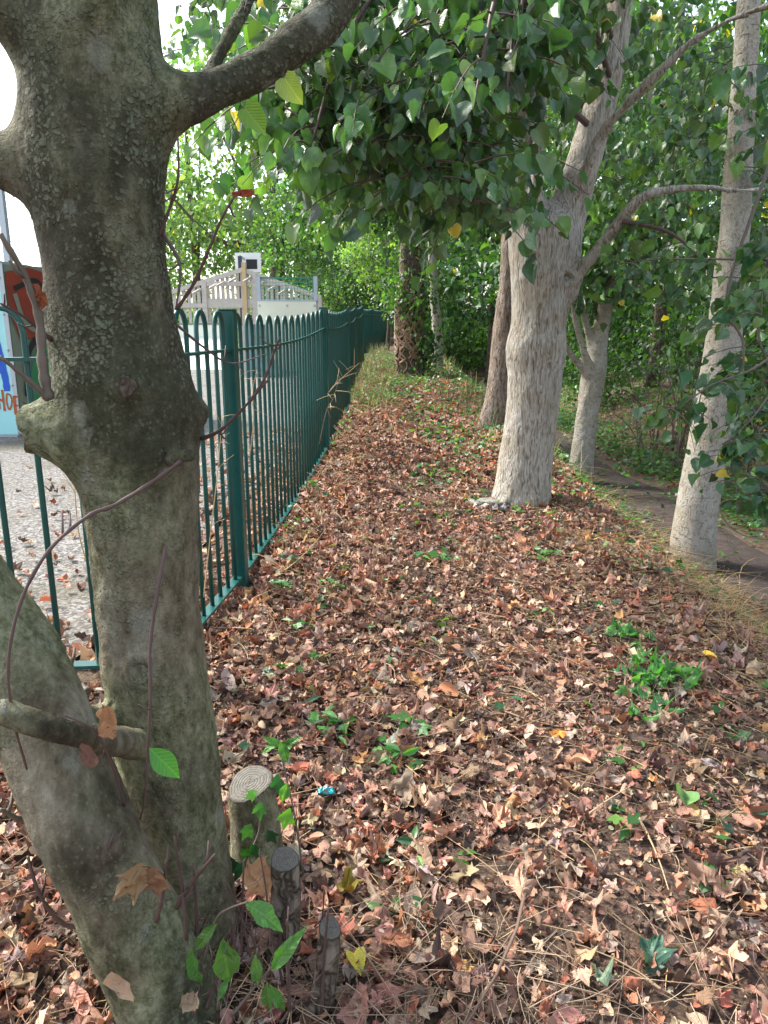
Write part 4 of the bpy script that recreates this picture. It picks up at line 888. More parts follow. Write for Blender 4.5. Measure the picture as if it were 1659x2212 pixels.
# ------------------------------------------------------------------ playground beyond the railing
def seg_cols(n): return np.linspace(0, 1, n)
def build_skate_ramp():
    Yc = 8.3; c = P(47, 945, Yc); c[2] = 0; ztop = float(P(40, 570, Yc)[2]); base = c
    root = thing('skate_ramp', 'painted skate ramp back with pale cyan face, orange lettering and a graffiti side panel', 'skate ramp', base)
    fl = np.array([-1, .06, 0.]); fl /= np.linalg.norm(fl); sd = np.array([.62, 1.05, 0.]); sd /= np.linalg.norm(sd)
    nf = np.array([fl[1], -fl[0], 0]); nf = nf if nf[1] < 0 else -nf
    ns = np.array([sd[1], -sd[0], 0.]); W = 2.6; S = 2.3; zb = .03
    def quad(name, o, a, L, z0, z1, th, nrm, mat):
        m = MB(); cc = o + a * L / 2 - nrm * th / 2; cc = cc + np.array([0, 0, (z0 + z1) / 2]); m.box(cc, L, th, z1 - z0, ax=a); return m.build(name, mat, root, smooth=False)
    quad('front_panel', c, fl, W, zb, ztop, .03, nf, M['cyan'])
    quad('side_panel', c + sd * .02, sd, S, zb, ztop - .0, .03, ns, M['khaki'])
    quad('corner_strip', c + nf * .006 - fl * .012, fl, .05, zb, ztop + .01, .006, nf, M['galv'])
    m = MB(); m.box(c + fl * W / 2 + np.array([0, 0, ztop + .015]) - nf * .3, W, .62, .03, ax=fl); m.build('platform', M['galv'], root, smooth=False)
    m = MB(); m.box(c + fl * .9 + np.array([0, 0, .02]) - nf * .05, W - .9, .08, .05, ax=fl); m.build('kick_plate', M['galv'], root, smooth=False)
    for k in range(5):
        m = MB(); q = c + fl * .035 + nf * .012 + np.array([0, 0, .2 + k * .38]); m.tube([q - nf * .006, q + nf * .006], [.014, .010], 8); m.build('bolt', M['galv'], root)
    def paint(name, pts, o, a, nrm, mat, lift):
        m = MB(); q = np.array([o + a * x + nrm * lift + np.array([0, 0, z]) for x, z in pts]); n = len(q); ctr = q.mean(0)
        m.add(np.vstack([q, ctr]), f3=[(i, (i + 1) % n, n) for i in range(n)]); return m.build(name, mat, root, smooth=False)
    def stroke(name, pts, wd, o, a, nrm, mat, lift):
        p = curve(pts, 5 * len(pts)); T = unit(np.gradient(p, axis=0)); N = np.c_[-T[:, 1], T[:, 0]]; wv = wd / 2 * (1 + .08 * np.sin(np.arange(len(p)) * 1.7))[:, None]
        L, Rr = p + N * wv, p - N * wv; pts2 = np.vstack([L, Rr]); q = np.array([o + a * x + nrm * lift + np.array([0, 0, z]) for x, z in pts2]); n = len(p)
        m = MB(); m.add(q, [(i, i + 1, n + i + 1, n + i) for i in range(n - 1)]); return m.build(name, mat, root, smooth=False)
    z = lambda v: float(P(20, v, Yc)[2]); xx = lambda u: (47 - u) * .0051
    # blue loop with a drip, orange tongue, orange lettering
    stroke('blue_stroke', [(xx(-60), z(640)), (xx(-12), z(655)), (xx(8), z(700)), (xx(20), z(760)), (xx(26), z(815)), (xx(27), z(845))], .075, c, fl, nf, M['blue'], .004)
    stroke('blue_stroke', [(xx(-40), z(800)), (xx(0), z(800)), (xx(22), z(790))], .13, c, fl, nf, M['blue'], .006)
    stroke('orange_stroke', [(xx(-30), z(660)), (xx(-5), z(700)), (xx(8), z(735)), (xx(11), z(765))], .085, c, fl, nf, M['orange'], .008)
    cl_ = dict(o=c, a=fl, nrm=nf, mat=M['rust'])
    for px_ in ([(5, 838), (5, 884)], [(-7, 858), (5, 862), (16, 867)], [(16, 842), (16, 888)]):           # H
        stroke('letter_stroke', [(xx(u), z(v)) for u, v in px_], .026, lift=.004 + .001 * len(px_), **cl_)
    stroke('letter_stroke', [(xx(25), z(850)), (xx(33), z(854)), (xx(35), z(866)), (xx(31), z(880)), (xx(26), z(884)), (xx(23), z(868)), (xx(25), z(851))], .02, lift=.005, **cl_)   # O
    for px_, wd_ in (([(42, 855), (41, 875), (41, 896)], .036), ([(42, 856), (52, 858)], .022), ([(41, 876), (49, 876)], .02), ([(41, 897), (50, 900)], .026)):          # E
        stroke('letter_stroke', [(xx(u), z(v)) for u, v in px_], wd_, lift=.007, **cl_)
    # graffiti on the side panel
    o = c + ns * .0; H = ztop
    paint('red_patch', [(.02, H - .08), (.3, H - .02), (.7, H - .1), (1.0, H - .05), (.95, H - .45), (.6, H - .55), (.35, H - .75), (.12, H - .8), (.02, H - .5)], o, sd, ns, M['red'], .018)
    paint('green_patch', [(.2, .12), (.15, .5), (.25, .9), (.5, 1.15), (.9, 1.3), (1.4, 1.35), (1.7, .9), (1.5, .4), (.9, .1)], o, sd, ns, M['leafgreen'], .016)
    stroke('black_outline', [(.12, .45), (.2, .95), (.55, 1.22), (1.0, 1.4), (1.5, 1.42)], .07, o, sd, ns, M['black'], .022)
    stroke('black_outline', [(.1, H - .25), (.4, H - .16), (.5, H - .5), (.8, H - .4), (1.1, H - .12)], .05, o, sd, ns, M['black'], .024)
    stroke('rust_stroke', [(.55, .15), (.62, .5), (.9, .8), (1.3, .9)], .16, o, sd, ns, M['rust'], .02)
    stroke('pale_stroke', [(.1, H - .3), (.2, H - .62), (.5, H - .78)], .05, o, sd, ns, M['khaki'], .026)
    return root
build_skate_ramp()
def mesh_fence(name, label, a, b, z0, z1, zpost, sp, r, wm, pm, posts, rail=None, pr=.03):
    a = np.array(a, float); b = np.array(b, float); root = thing(name, label, 'mesh fence', (*((a + b) / 2)[:2], 0))
    d = b - a; L = np.linalg.norm(d); m = MB()
    for i in range(int(L / sp) + 1):
        p = a + d * (i * sp / L); m.tube([(p[0], p[1], z0), (p[0], p[1], z1)], r, 4, cap=False)
    for j in range(int((z1 - z0) / sp) + 1):
        zz = z0 + j * sp; m.tube([(*a[:2], zz), (*b[:2], zz)], r, 4, cap=False)
    m.build('wire_mesh', M[wm], root)
    for t in posts:
        p = a + d * t; m = MB(); m.box((p[0], p[1] - .03, zpost / 2), pr * 2, pr * 2, zpost, ax=d); m.build('post', M[pm], root, smooth=False)
    if rail:
        m = MB(); m.bar((*a[:2], z1), (*b[:2], z1), .04, .04); m.build('top_rail', M[rail], root, smooth=False)
a = P(-260, 560, 9.4); b = P(128, 560, 9.3)
mesh_fence('wire_fence', 'tall grey wire mesh screen rising behind the painted skate ramp', (a[0], 9.4, 0), (b[0], 9.3, 0), 1.7, float(P(0, 300, 9.3)[2]) - .15, float(P(0, 300, 9.3)[2]), .062, .004, 'wire', 'galv', (.0, .36, .725, .995), 'galv', .035)
# goal-end panel with green mesh above it
YP = 21.5; pl = P(558, 651, YP); pr_ = P(684, 655, YP); zp = float(pl[2])
mesh_fence('wire_fence', 'green wire mesh with grey posts above the cream rebound board', (pl[0], YP, 0), (pr_[0], YP, 0), zp, float(P(600, 600, YP)[2]), float(P(600, 597, YP)[2]), .085, .006, 'meshgreen', 'galv', (0.02, .99), 'meshgreen', .055)
root = thing('rebound_board', 'plain cream rebound board standing below the green wire mesh', 'board', ((pl[0] + pr_[0]) / 2, YP - .1, 0))
m = MB(); m.box(((pl[0] + pr_[0]) / 2, YP - .12, zp / 2), pr_[0] - pl[0], .05, zp); m.build('board', M['ply'], root, smooth=False)
m = MB(); m.box(((pl[0] + pr_[0]) / 2, YP - .12, zp + .02), pr_[0] - pl[0] + .04, .07, .04); m.build('capping', M['galv'], root, smooth=False)
for t in (.03, .5, .97):
    m = MB(); m.box((lerp(pl[0], pr_[0], t), YP - .15, zp - .12), .05, .03, .06); m.build('bracket', M['galv'], root, smooth=False)
# quarter pipe: curved side, deck
YQ = 19.0; q0 = P(522, 703, YQ); q1 = P(570, 703, YQ); zq = float(q0[2])
root = thing('quarter_pipe', 'small quarter pipe with a curved blue-grey side, in front of the cream board', 'skate ramp', (q0[0], YQ, 0))
n = 12; th = np.linspace(0, math.pi / 2, n); x0, x1 = q0[0], q1[0] + .25
prof = [(x0, 0), (x0, zq)] + [(x0 + .25 + (x1 - x0 - .25) * (1 - math.cos(t)) , zq * (1 - math.sin(t)) + .02) for t in th]
k = len(prof); V = np.array([(x, YQ, zz) for x, zz in prof] + [(x, YQ + 2.4, zz) for x, zz in prof])
m = MB(); ctr = np.array([(x0 + .1, YQ, .3), (x0 + .1, YQ + 2.4, .3)]); m.add(np.vstack([V, ctr]), [(i, (i + 1) % k, k + (i + 1) % k, k + i) for i in range(k)], [((i + 1) % k, i, 2 * k) for i in range(k)])
m.build('ramp_body', plain('blue_grey_steel', (.2, .3, .34), .5, var=.25), root, smooth=False)
m = MB(); m.tube([(x0 + .25, YQ - .02, zq + .02), (x0 + .25, YQ + 2.42, zq + .02)], .03, 8); m.build('coping', M['galv'], root)
m = MB(); m.box((x0 + .05, YQ - .03, zq / 2), .07, .03, zq); m.build('edge_strip', M['timber'], root, smooth=False)
# low pale ramp wall at the far side
YW = 24; w0 = P(380, 693, YW); w1 = P(512, 694, YW); root = thing('skate_ramp', 'low white ramp wall with a pale green lip, below the timber gable', 'skate ramp', ((w0[0] + w1[0]) / 2, YW, 0))
m = MB(); m.box(((w0[0] + w1[0]) / 2, YW, .64), w1[0] - w0[0], .08, 1.28); m.build('face', M['pale_metal'], root, smooth=False)
m = MB(); m.box(((w0[0] + w1[0]) / 2, YW, 1.31), w1[0] - w0[0] + .05, .14, .05); m.build('lip', M['khaki'], root, smooth=False)
m = MB(); 
V = np.array([(w0[0], YW - .04, .9), (w1[0], YW - .04, .9), (w1[0], YW - 2.2, .01), (w0[0], YW - 2.2, .01), (w0[0], YW - .04, .01), (w1[0], YW - .04, .01)]); m.add(V, [(0, 3, 2, 1), (4, 5, 2, 3)], [(0, 4, 3), (1, 2, 5)]); m.build('slope', M['pale_metal'], root, smooth=False)
# timber gable
def build_gable():
    Yg = 26.0; A = P(362, 634, Yg); T = P(524, 583, Yg); B = P(694, 643, Yg); z0 = .0
    root = thing('timber_gable', 'weathered timber slat screen with a gable-shaped top, behind the white ramp', 'timber screen', (T[0], Yg, 0))
    def topz(x): return np.interp(x, [A[0], T[0], B[0]], [A[2], T[2], B[2]])
    for p, q in ((A, T), (T, B)):
        m = MB(); m.bar(p + np.array([0, -.05, 0]), q + np.array([0, -.05, 0]), .1, .14); m.build('top_rail', M['timber'], root, smooth=False)
    for u in (443, 552, 614, 690): 
        x = P(u, 640, Yg)[0]; m = MB(); m.box((x, Yg - .08, topz(x) / 2), .16, .1, topz(x)); m.build('post', M['timber'], root, smooth=False)
    x = T[0] + .06; m = MB(); m.box((x, Yg - .1, topz(x) / 2 + .2), .13, .1, topz(x) + .1); m.build('post', M['cutfresh'], root, smooth=False)
    for v, a_, b_ in ((613, 443, 614), (660, 370, 690), (650, 443, 560)):
        p = P(a_, v, Yg); q = P(b_, v, Yg); p[1] = q[1] = Yg - .06; q[2] = p[2]; m = MB(); m.bar(p, q, .06, .15); m.build('rail', M['timber'], root, smooth=False)
    for u in (428, 465, 480, 506, 538, 566, 590, 612): 
        p = P(u, 0, Yg); x = P(u, 620, Yg)[0]; zt = topz(x) - .22; m = MB(); m.bar((x - .1, Yg - .45, zt - .12), (x + .12, Yg - .12, zt + .05), .05, .07); m.build('bracket', M['timber'], root, smooth=False)
    x = A[0] + .06; n = 0
    while x < B[0]:
        m = MB(); h = topz(x) - .04; wd = .105 * random.uniform(.9, 1.1); m.box((x, Yg, h / 2), wd, .025, h); m.build('slat', M['timber'], root, smooth=False); x += .165; n += 1
build_gable()
# basketball hoop
def build_hoop():
    Yh = 28.0; c = P(536, 567, Yh); w = 53 / F * Yh * 1.0; h = 38 / F * Yh
    px_ = P(520, 600, Yh - 1.3); root = thing('basketball_hoop', 'white square backboard with a black centre on a dark pole', 'basketball hoop', (px_[0], Yh - 1.3, 0))
    m = MB(); m.box((px_[0], Yh - 1.3, (c[2] + .1) / 2), .12, .12, c[2] + .1); m.build('pole', M['darkgrey'], root, smooth=False)
    m = MB(); m.box((c[0], Yh, c[2]), w, .04, h); m.build('backboard', M['white'], root, smooth=False)
    m = MB(); m.box((c[0] + .13, Yh - .026, c[2] - .06), w * .42, .012, h * .5); m.build('target_square', M['black'], root, smooth=False)
    for s in (-1, 1):
        m = MB(); m.bar((px_[0], Yh - 1.3, c[2] + .1 * s), (c[0] - .15, Yh - .02, c[2] + .12 * s), .06, .06); m.build('arm', M['galv'], root, smooth=False)
    m = MB(); t = np.linspace(0, 2 * math.pi, 20); m.tube(np.c_[c[0] + .1 + .2 * np.cos(t), Yh + .3 + .22 * np.sin(t), np.full(20, c[2] - h * .4)], .012, 6); m.build('ring', M['rust'], root)
build_hoop()
# a second, distant run of low railing behind the ramps
YR = 30; xa, xb = P(300, 700, YR)[0], P(705, 700, YR)[0]; root = thing('hoop_railing', 'distant low hoop-topped railing crossing behind the timber gable', 'fence', ((xa + xb) / 2, YR, 0)); m = MB()
for z in (.25, 1.15): m.bar((xa, YR, z), (xb, YR, z), .03, .03)
m.build('rail_run', M['fence'], root, smooth=False, kind='stuff'); m = MB()
for k in range(int((xb - xa) / .24)):
    x = xa + .06 + k * .24; t = np.linspace(0, math.pi, 7); m.tube([(x, YR, .1)] + [(x + .06 - .06 * math.cos(q), YR, 1.25 + .06 * math.sin(q)) for q in t] + [(x + .12, YR, .1)], .012, 4, cap=False)
m.build('hoop', M['fence'], root, kind='stuff')
# blue play frame
def play_frame(u, Yq, s, label):
    b = P(u, 700, Yq); x, z0 = b[0], .5; root = thing('play_frame', label, 'play equipment', (x, Yq, z0)); w = 1.1 * s; h = 1.25 * s
    for i in (-1, 0, 1):
        for j in (-1, 1):
            m = MB(); m.tube([(x + i * w, Yq + j * .6, z0 - .6), (x + i * w, Yq + j * .6, z0 + h)], .07, 8); m.build('post', M['blue'], root)
    for z in (.3, .75, 1.2):
        m = MB(); m.tube([(x - w, Yq - .6, z0 + z * s), (x + w, Yq - .6, z0 + z * s)], .04, 6); m.build('crossbar', M['blue'], root)
    m = MB(); m.box((x, Yq, z0 + .35), 2 * w, 1.1, .1); m.build('deck', M['white'], root, smooth=False)
    m = MB(); V = np.array([(x - w, Yq - .7, z0 + .35), (x - w, Yq - .2, z0 + .35), (x - w - 1.3, Yq - .2, z0 - .5), (x - w - 1.3, Yq - .7, z0 - .5)]); V2 = V + np.array([0, 0, .12]); m.add(np.vstack([V, V2]), [(0, 1, 2, 3), (4, 7, 6, 5), (0, 3, 7, 4), (1, 5, 6, 2)]); m.build('slide', plain('pale_blue_slide', (.3, .5, .75), .4), root, smooth=False)
play_frame(735, 40, 1.1, 'bright blue climbing frame with a pale slide, under the trees past the timber gable')
play_frame(775, 44, .9, 'smaller blue climbing frame near the far end of the railing')

# ------------------------------------------------------------------ leaf litter
DEAD = [(.36, .215, .165), (.27, .155, .12), (.45, .315, .245), (.17, .105, .085), (.46, .36, .29), (.36, .15, .1), (.1, .068, .06), (.33, .26, .23), (.45, .25, .13)]
DW = [5, 5, 4, 4, 2, 2, 3, 3, .8]
def on_ground(n, x0, x1, y0, y1): 
    x = rng.uniform(x0, x1, n); y = rng.uniform(y0, y1, n); return x, y
def in_strip(x, y):
    e = np.interp(y, fy, fx); ok = (x > e - .02) | (y < 2.35)
    return ok & ~((np.abs(x - (2.62 + .12 * np.sin(y * .5))) < .42))
DEAD = [(c_[0] * .88, c_[1] * .86, c_[2] * .83) for c_ in DEAD]
def litter(n, x0, x1, y0, y1, tm, smin, smax, lift, tilt, cols=DEAD, wt=DW, keep=None):
    x, y = on_ground(n, x0, x1, y0, y1); ok = in_strip(x, y)
    if keep is not None: ok &= keep(x, y)
    x, y = x[ok], y[ok]; n = len(x); z = ground_z(x, y) + rng.uniform(.0, 1, n) ** 1.5 * lift + .004
    a = rng.uniform(0, 6.283, n); t = np.c_[np.cos(a), np.sin(a), rng.normal(0, tilt, n)]; nn = np.c_[rng.normal(0, tilt, (n, 2)), np.where(rng.random(n) < .75, 1., -1.)]
    s = rng.uniform(smin, smax, n) * rng.uniform(.75, 1.1, n); c = palette(n, cols, wt, .26)
    return leafmesh(tm, np.c_[x, y, z] - unit(t) * s[:, None] * .4, frames(t, nn), s, c)
def join(parts):
    Vs, Fs, Cs, Us = [], [], [], []; n = 0
    for V, f, c, u in parts: Vs.append(V); Fs.append(f + n); Cs.append(c); Us.append(u); n += len(V)
    return np.vstack(Vs), np.vstack(Fs), np.vstack(Cs), np.vstack(Us)
tramp = lambda x, y: thin(x, y) & (rng.random(len(x)) < np.where(np.abs(x - .62 + .08 * (y - 2)) < .45, .45, 1))
thin = lambda x, y: rng.random(len(x)) < np.where(x > 1.45, np.clip(1.15 - (x - 1.45) * .9, .12, 1), 1) * np.where((x > .9) & (y < 2.4), .8, 1)
DK = [(c_[0] * .8, c_[1] * .8, c_[2] * .85) for c_ in DEAD]
parts = [litter(3900, -2.0, 2.3, .35, 2.7, T_MAPLE, .035, .085, .028, .5, keep=tramp), litter(9000, -2.0, 2.4, .35, 2.7, T_OVAL, .014, .05, .026, .45, keep=thin), litter(1500, -2.0, 2.4, .35, 2.7, T_ROLL, .03, .07, .028, .3, keep=tramp), litter(12000, -2.0, 2.4, .35, 2.7, T_SIMPLE, .008, .022, .03, .5, cols=DK, keep=thin), litter(15000, -1.6, 2.4, .4, 3.4, T_OVAL[:4], .006, .018, .02, .5, keep=thin),
         litter(5600, -1.2, 2.6, 2.7, 5.5, T_MAPLE, .035, .085, .028, .5, keep=tramp), litter(10000, -1.2, 2.6, 2.7, 5.5, T_OVAL, .016, .055, .026, .45, keep=thin), litter(1400, -1.2, 2.5, 2.7, 5.5, T_ROLL, .03, .075, .028, .3, keep=tramp), litter(9000, -1.2, 2.5, 2.7, 5.5, T_SIMPLE, .01, .026, .03, .5, cols=DK, keep=thin),
         litter(19000, -1.2, 2.6, 5.5, 11, T_OVAL, .03, .075, .033, .45, keep=thin), litter(9000, -1.2, 2.6, 11, 18, T_OVAL, .045, .09, .04, .45, keep=thin),
         litter(520, -1.5, .25, .5, 2.5, T_CURL, .05, .095, .035, .5), litter(900, -1.2, 2.3, .4, 3.2, T_CURL, .03, .07, .03, .5, keep=tramp), litter(500, -.6, 1.2, 2.5, 4.5, T_CURL, .045, .08, .03, .5),
         litter(2500, -3.5, -.8, -1.5, 1.2, T_OVAL, .04, .09, .03, .4), litter(3600, 1.6, 2.4, 1, 12, T_OVAL, .02, .06, .02, .3), litter(2300, 2.9, 5, 3, 14, T_OVAL, .03, .07, .02, .3)]
V, f, c, u = join(parts); tag(mk('leaf_litter', V, f, M['dead'], col=c, uv=u), kind='stuff')
# leaves blown against the railing on the tarmac side
x = -rng.exponential(.5, 1500) - .05; y = rng.uniform(2.45, 9, 1500); x = x + np.interp(y, fy, fx); n = 1500
a_ = rng.uniform(0, 6.28, n); t = np.c_[np.cos(a_), np.sin(a_), rng.normal(0, .3, n)]; V, f, c, u = leafmesh(T_OVAL, np.c_[x, y, np.maximum(ground_z(x, y), 0) + .012 + rng.random(n) * .02], frames(t, np.c_[rng.normal(0, .3, (n, 2)), np.ones(n)]), rng.uniform(.03, .08, n), palette(n, DEAD, DW))
tag(mk('blown_leaves', V, f, M['dead'], col=c, uv=u), kind='stuff')
# dry stalks, twigs
def stalks(n, cx, cy, sx, sy, L, r, up, cols, m, flat=.9):
    for _ in range(n):
        x = random.gauss(cx, sx); y = random.gauss(cy, sy)
        if y > 2.4 and x < np.interp(y, fy, fx) + .03: continue
        z = float(ground_z(x, y)) + random.uniform(.004, .03); a = random.uniform(0, 6.28); l = L * random.uniform(.5, 1.2); d = np.array([math.cos(a), math.sin(a), random.uniform(.0, up)])
        e = np.array([random.gauss(0, .3), random.gauss(0, .3), -random.uniform(.0, up * .9)]); t = np.linspace(0, 1, 5)[:, None]; pts = np.array([x, y, z]) + l * (d * t + e * t * t)
        pts[:, 2] = np.maximum(pts[:, 2], ground_z(pts[:, 0], pts[:, 1]) + .008)
        c = np.array(cols[random.randrange(len(cols))]) * random.uniform(.7, 1.2); m.tube(pts, np.linspace(r, r * .4, 5), 3, cap=False, c=c)
STRAW = [(.52, .36, .17), (.6, .44, .24), (.42, .3, .16), (.36, .27, .18)]
m = MB()
stalks(1500, 1.72, 2.75, .3, .5, .17, .0015, .4, STRAW, m); stalks(900, 1.85, 4.0, .25, .6, .22, .0016, .7, STRAW + [(.25, .24, .1)], m); stalks(260, 1.18, 3.95, .13, .13, .13, .0014, .4, STRAW, m); stalks(420, .0, 1.12, .28, .1, .17, .0012, .45, [(.3, .22, .16), (.4, .3, .22)], m)
stalks(900, .7, 2.5, .9, 1.2, .14, .0012, .2, STRAW + [(.25, .17, .12)], m); stalks(700, 1.75, 5.2, .35, 1.4, .25, .0016, .8, STRAW + [(.2, .2, .08)], m); stalks(450, -.45, 7.5, .12, 2.5, .25, .002, .8, STRAW, m); stalks(900, -.1, 14.5, .3, 3.0, .3, .003, .9, STRAW + [(.3, .32, .12)], m); stalks(360, 1.6, 3.0, .4, .6, .2, .0014, .5, STRAW, m)
stalks(260, -.95, 3.3, .3, .6, .22, .0016, .5, STRAW + [(.45, .2, .1)], m)
stalks(500, -.9, 1.2, .4, .3, .14, .0012, .3, [(.3, .2, .13), (.4, .28, .2), (.2, .12, .09)], m)
V = np.vstack(m.V); tag(mk('dry_grass', V, np.vstack(m.F4), M['straw'], col=np.vstack(m.Cc)), kind='stuff')
m = MB(); FIB = [(.36, .25, .17), (.24, .15, .11), (.5, .38, .26), (.15, .1, .08)]; stalks(2600, .55, 1.9, .75, .75, .06, .0009, .4, FIB, m); stalks(2200, .6, 3.6, .6, .8, .08, .0012, .4, FIB, m); stalks(170, .5, 2.2, .9, .9, .26, .0032, .1, [(.13, .08, .06), (.2, .14, .1), (.36, .26, .17)], m); stalks(70, .8, 5, .6, 1.5, .4, .005, .15, [(.15, .1, .08), (.3, .22, .15)], m)
tag(mk('twig_litter', np.vstack(m.V), np.vstack(m.F4), M['straw'], col=np.vstack(m.Cc)), kind='stuff')
# green ground cover: ivy and seedlings
def cover(n, gen, tm, s0, s1, cols, lift=.05, up=.8):
    x, y = gen(n); ok = (x > np.interp(y, fy, fx) + .03) | (y < 2.3); x, y = x[ok], y[ok]; n = len(x)
    a = rng.uniform(0, 6.28, n); t = np.c_[np.cos(a), np.sin(a), rng.normal(0, .3, n)]; nn = np.c_[rng.normal(0, .45, (n, 2)), np.ones(n) * up]
    s = rng.uniform(s0, s1, n); return leafmesh(tm, np.c_[x, y, ground_z(x, y) + .015 + rng.random(n) ** 2 * lift], frames(t, nn), s, palette(n, cols))
def patches(k, x0, x1, y0, y1, sg):
    cx = rng.uniform(x0, x1, k); cy = rng.uniform(y0, y1, k)
    def g(n): i = rng.integers(0, k, n); return cx[i] + rng.normal(0, sg, n), cy[i] + rng.normal(0, sg, n)
    return g
GI = [(.035, .11, .03), (.05, .15, .035), (.03, .1, .055), (.09, .19, .05)]
parts = [cover(260, patches(70, -.5, 1.7, 1.3, 4.2, .035), T_IVY + T_LANCE, .03, .06, GI, .03), cover(900, patches(70, .2, 1.2, 4.5, 9, .12), T_IVY[:2], .035, .07, GI), cover(2400, patches(60, .6, 1.9, 7, 18, .3), T_IVY[:2], .04, .08, GI, .12), cover(2200, patches(70, -.45, .6, 8.5, 20, .2), T_IVY[:2], .05, .08, GI, .15),
         cover(900, patches(40, 1.2, 2.2, 3.5, 8, .15), T_IVY[:2], .03, .06, GI, .1), cover(2600, patches(70, 1.55, 2.3, 5, 20, .16), T_IVY[:2], .035, .07, GI, .16), cover(2200, patches(60, 2.95, 3.4, 4.5, 14, .14), T_IVY[:2], .035, .075, GI, .25), cover(6500, patches(120, 3.1, 4.6, 5, 22, .3), T_IVY[:2], .05, .09, GI, .25), cover(1200, patches(60, -.7, -.45, 3.2, 20, .06), T_IVY[:2], .03, .06, GI, .12)]
V, f, c, u = join(parts); tag(mk('ground_ivy', V, f, M['green'], col=c, uv=u), kind='stuff')
m = MB()
for k in range(2600):
    y = random.uniform(6, 24); x = random.choice((random.uniform(-.45, .1), random.uniform(.9, 2.0), random.uniform(3.1, 4.2)));
    if y < 9 and x < .8: continue
    z = float(ground_z(x, y)); l = random.uniform(.1, .32); a = random.uniform(0, 6.28); b_ = l * random.uniform(.2, .7)
    pts = [(x, y, z), (x + .4 * b_ * math.cos(a), y + .4 * b_ * math.sin(a), z + l * .7), (x + b_ * math.cos(a), y + b_ * math.sin(a), z + l)]; m.tube(pts, [.003, .0025, .001], 3, cap=False, c=np.array(random.choice([(.3, .3, .12), (.12, .2, .05), (.45, .38, .2), (.08, .14, .04)])) * random.uniform(.7, 1.2))
tag(mk('grass', np.vstack(m.V), np.vstack(m.F4), M['straw'], col=np.vstack(m.Cc)), kind='stuff')

# ------------------------------------------------------------------ individual plants and objects on the ground
def plant(name, label, cat, spots, stem, tm, size, cols, mat='green', nl=6, group=None, hang=.1, r=.0018):
    """stems from one root, each a 3D polyline, with leaves near their ends"""
    b = np.array(spots[0][0], float); root = thing(name, label, cat, b, group); pos, t, n, s = [], [], [], []
    for st in spots:
        pts = curve(st, 12); m = MB(); m.tube(pts, np.linspace(r, r * .5, 12), 5); m.build('stem', M[stem], root)
        for i in range(nl):
            q = pts[min(11, 4 + int(8 * i / max(nl - 1, 1)))]; a = i * 2.4 + random.random(); d = np.array([math.cos(a), math.sin(a), -hang + random.gauss(0, .2)]); pos.append(q + unit(d) * size * .12); t.append(d); n.append(np.array([0, -.2, 1]) + rng.normal(0, .35, 3)); s.append(size * random.uniform(.65, 1.15))
    V, f, c, u = leafmesh(tm, pos, frames(np.array(t), np.array(n)), np.array(s), palette(len(s), cols, None, .15)); mk('leaf_cluster', V, f, M[mat], root, col=c, uv=u)
def fanstems(b, n, L, h): 
    out = []
    for i in range(n):
        a = i * 6.28 / n + random.uniform(-.4, .4); l = L * random.uniform(.6, 1.2); b = np.array(b); out.append([b, b + np.array([math.cos(a) * l * .5, math.sin(a) * l * .5, h * random.uniform(.6, 1.1)]), b + np.array([math.cos(a) * l, math.sin(a) * l, h * random.uniform(.3, .9)])])
    return out
GP = [(.06, .2, .04), (.09, .26, .06), (.05, .16, .05)]
g = lambda u, v: (lambda p: np.array([p[0], p[1], float(ground_z(p[0], p[1]))]))(P(u, v, (CAMZ) / math.tan(R_(PITCH) + math.atan((v - CY) / F))))
plant('maple_seedling', 'spreading patch of bright green maple seedlings among dead leaves, largest green patch on the ground', 'seedling', fanstems(g(1425, 1475), 7, .13, .06), 'twig_grey', T_MAPLE[:3], .062, GP, nl=5)
plant('maple_seedling', 'green seedling just beyond the largest green patch on the leafy ground', 'seedling', fanstems(g(1350, 1385), 4, .09, .05), 'twig_grey', T_MAPLE[:3], .055, GP, nl=4)
plant('maple_seedling', 'green trailing seedling at the near edge of the largest green patch', 'seedling', fanstems(g(1400, 1545), 3, .1, .04), 'twig_grey', T_MAPLE[:3], .06, GP, nl=3)
for lab, u, v, n, L, s in (('bushy green sprig lying on the litter in front of the forked lime', 1175, 1215, 4, .1, .055), ('clump of broad green leaves on the open litter right of the first railing post', 945, 1220, 4, .1, .065), ('little upright green sprig near the foot of the first railing post', 608, 1275, 4, .05, .045), ('green ivy sprig on the litter below the first post of the railing', 712, 1275, 3, .07, .05), ('small green sprig beside the bottom rail near the mossy maple', 640, 1360, 3, .06, .05), ('two-leaved green seedling on the litter right of the cut stumps', 880, 1585, 2, .03, .06), ('flat green leaf cluster beyond the larger cut stump', 715, 1590, 4, .06, .06), ('pale green ivy on the litter past the taller cut stump', 845, 1660, 3, .06, .055)):
    plant('green_sprig', lab, 'plant', fanstems(g(u, v), n, L, .05), 'twig_grey', T_IVY + T_LANCE, s, GP, nl=4)
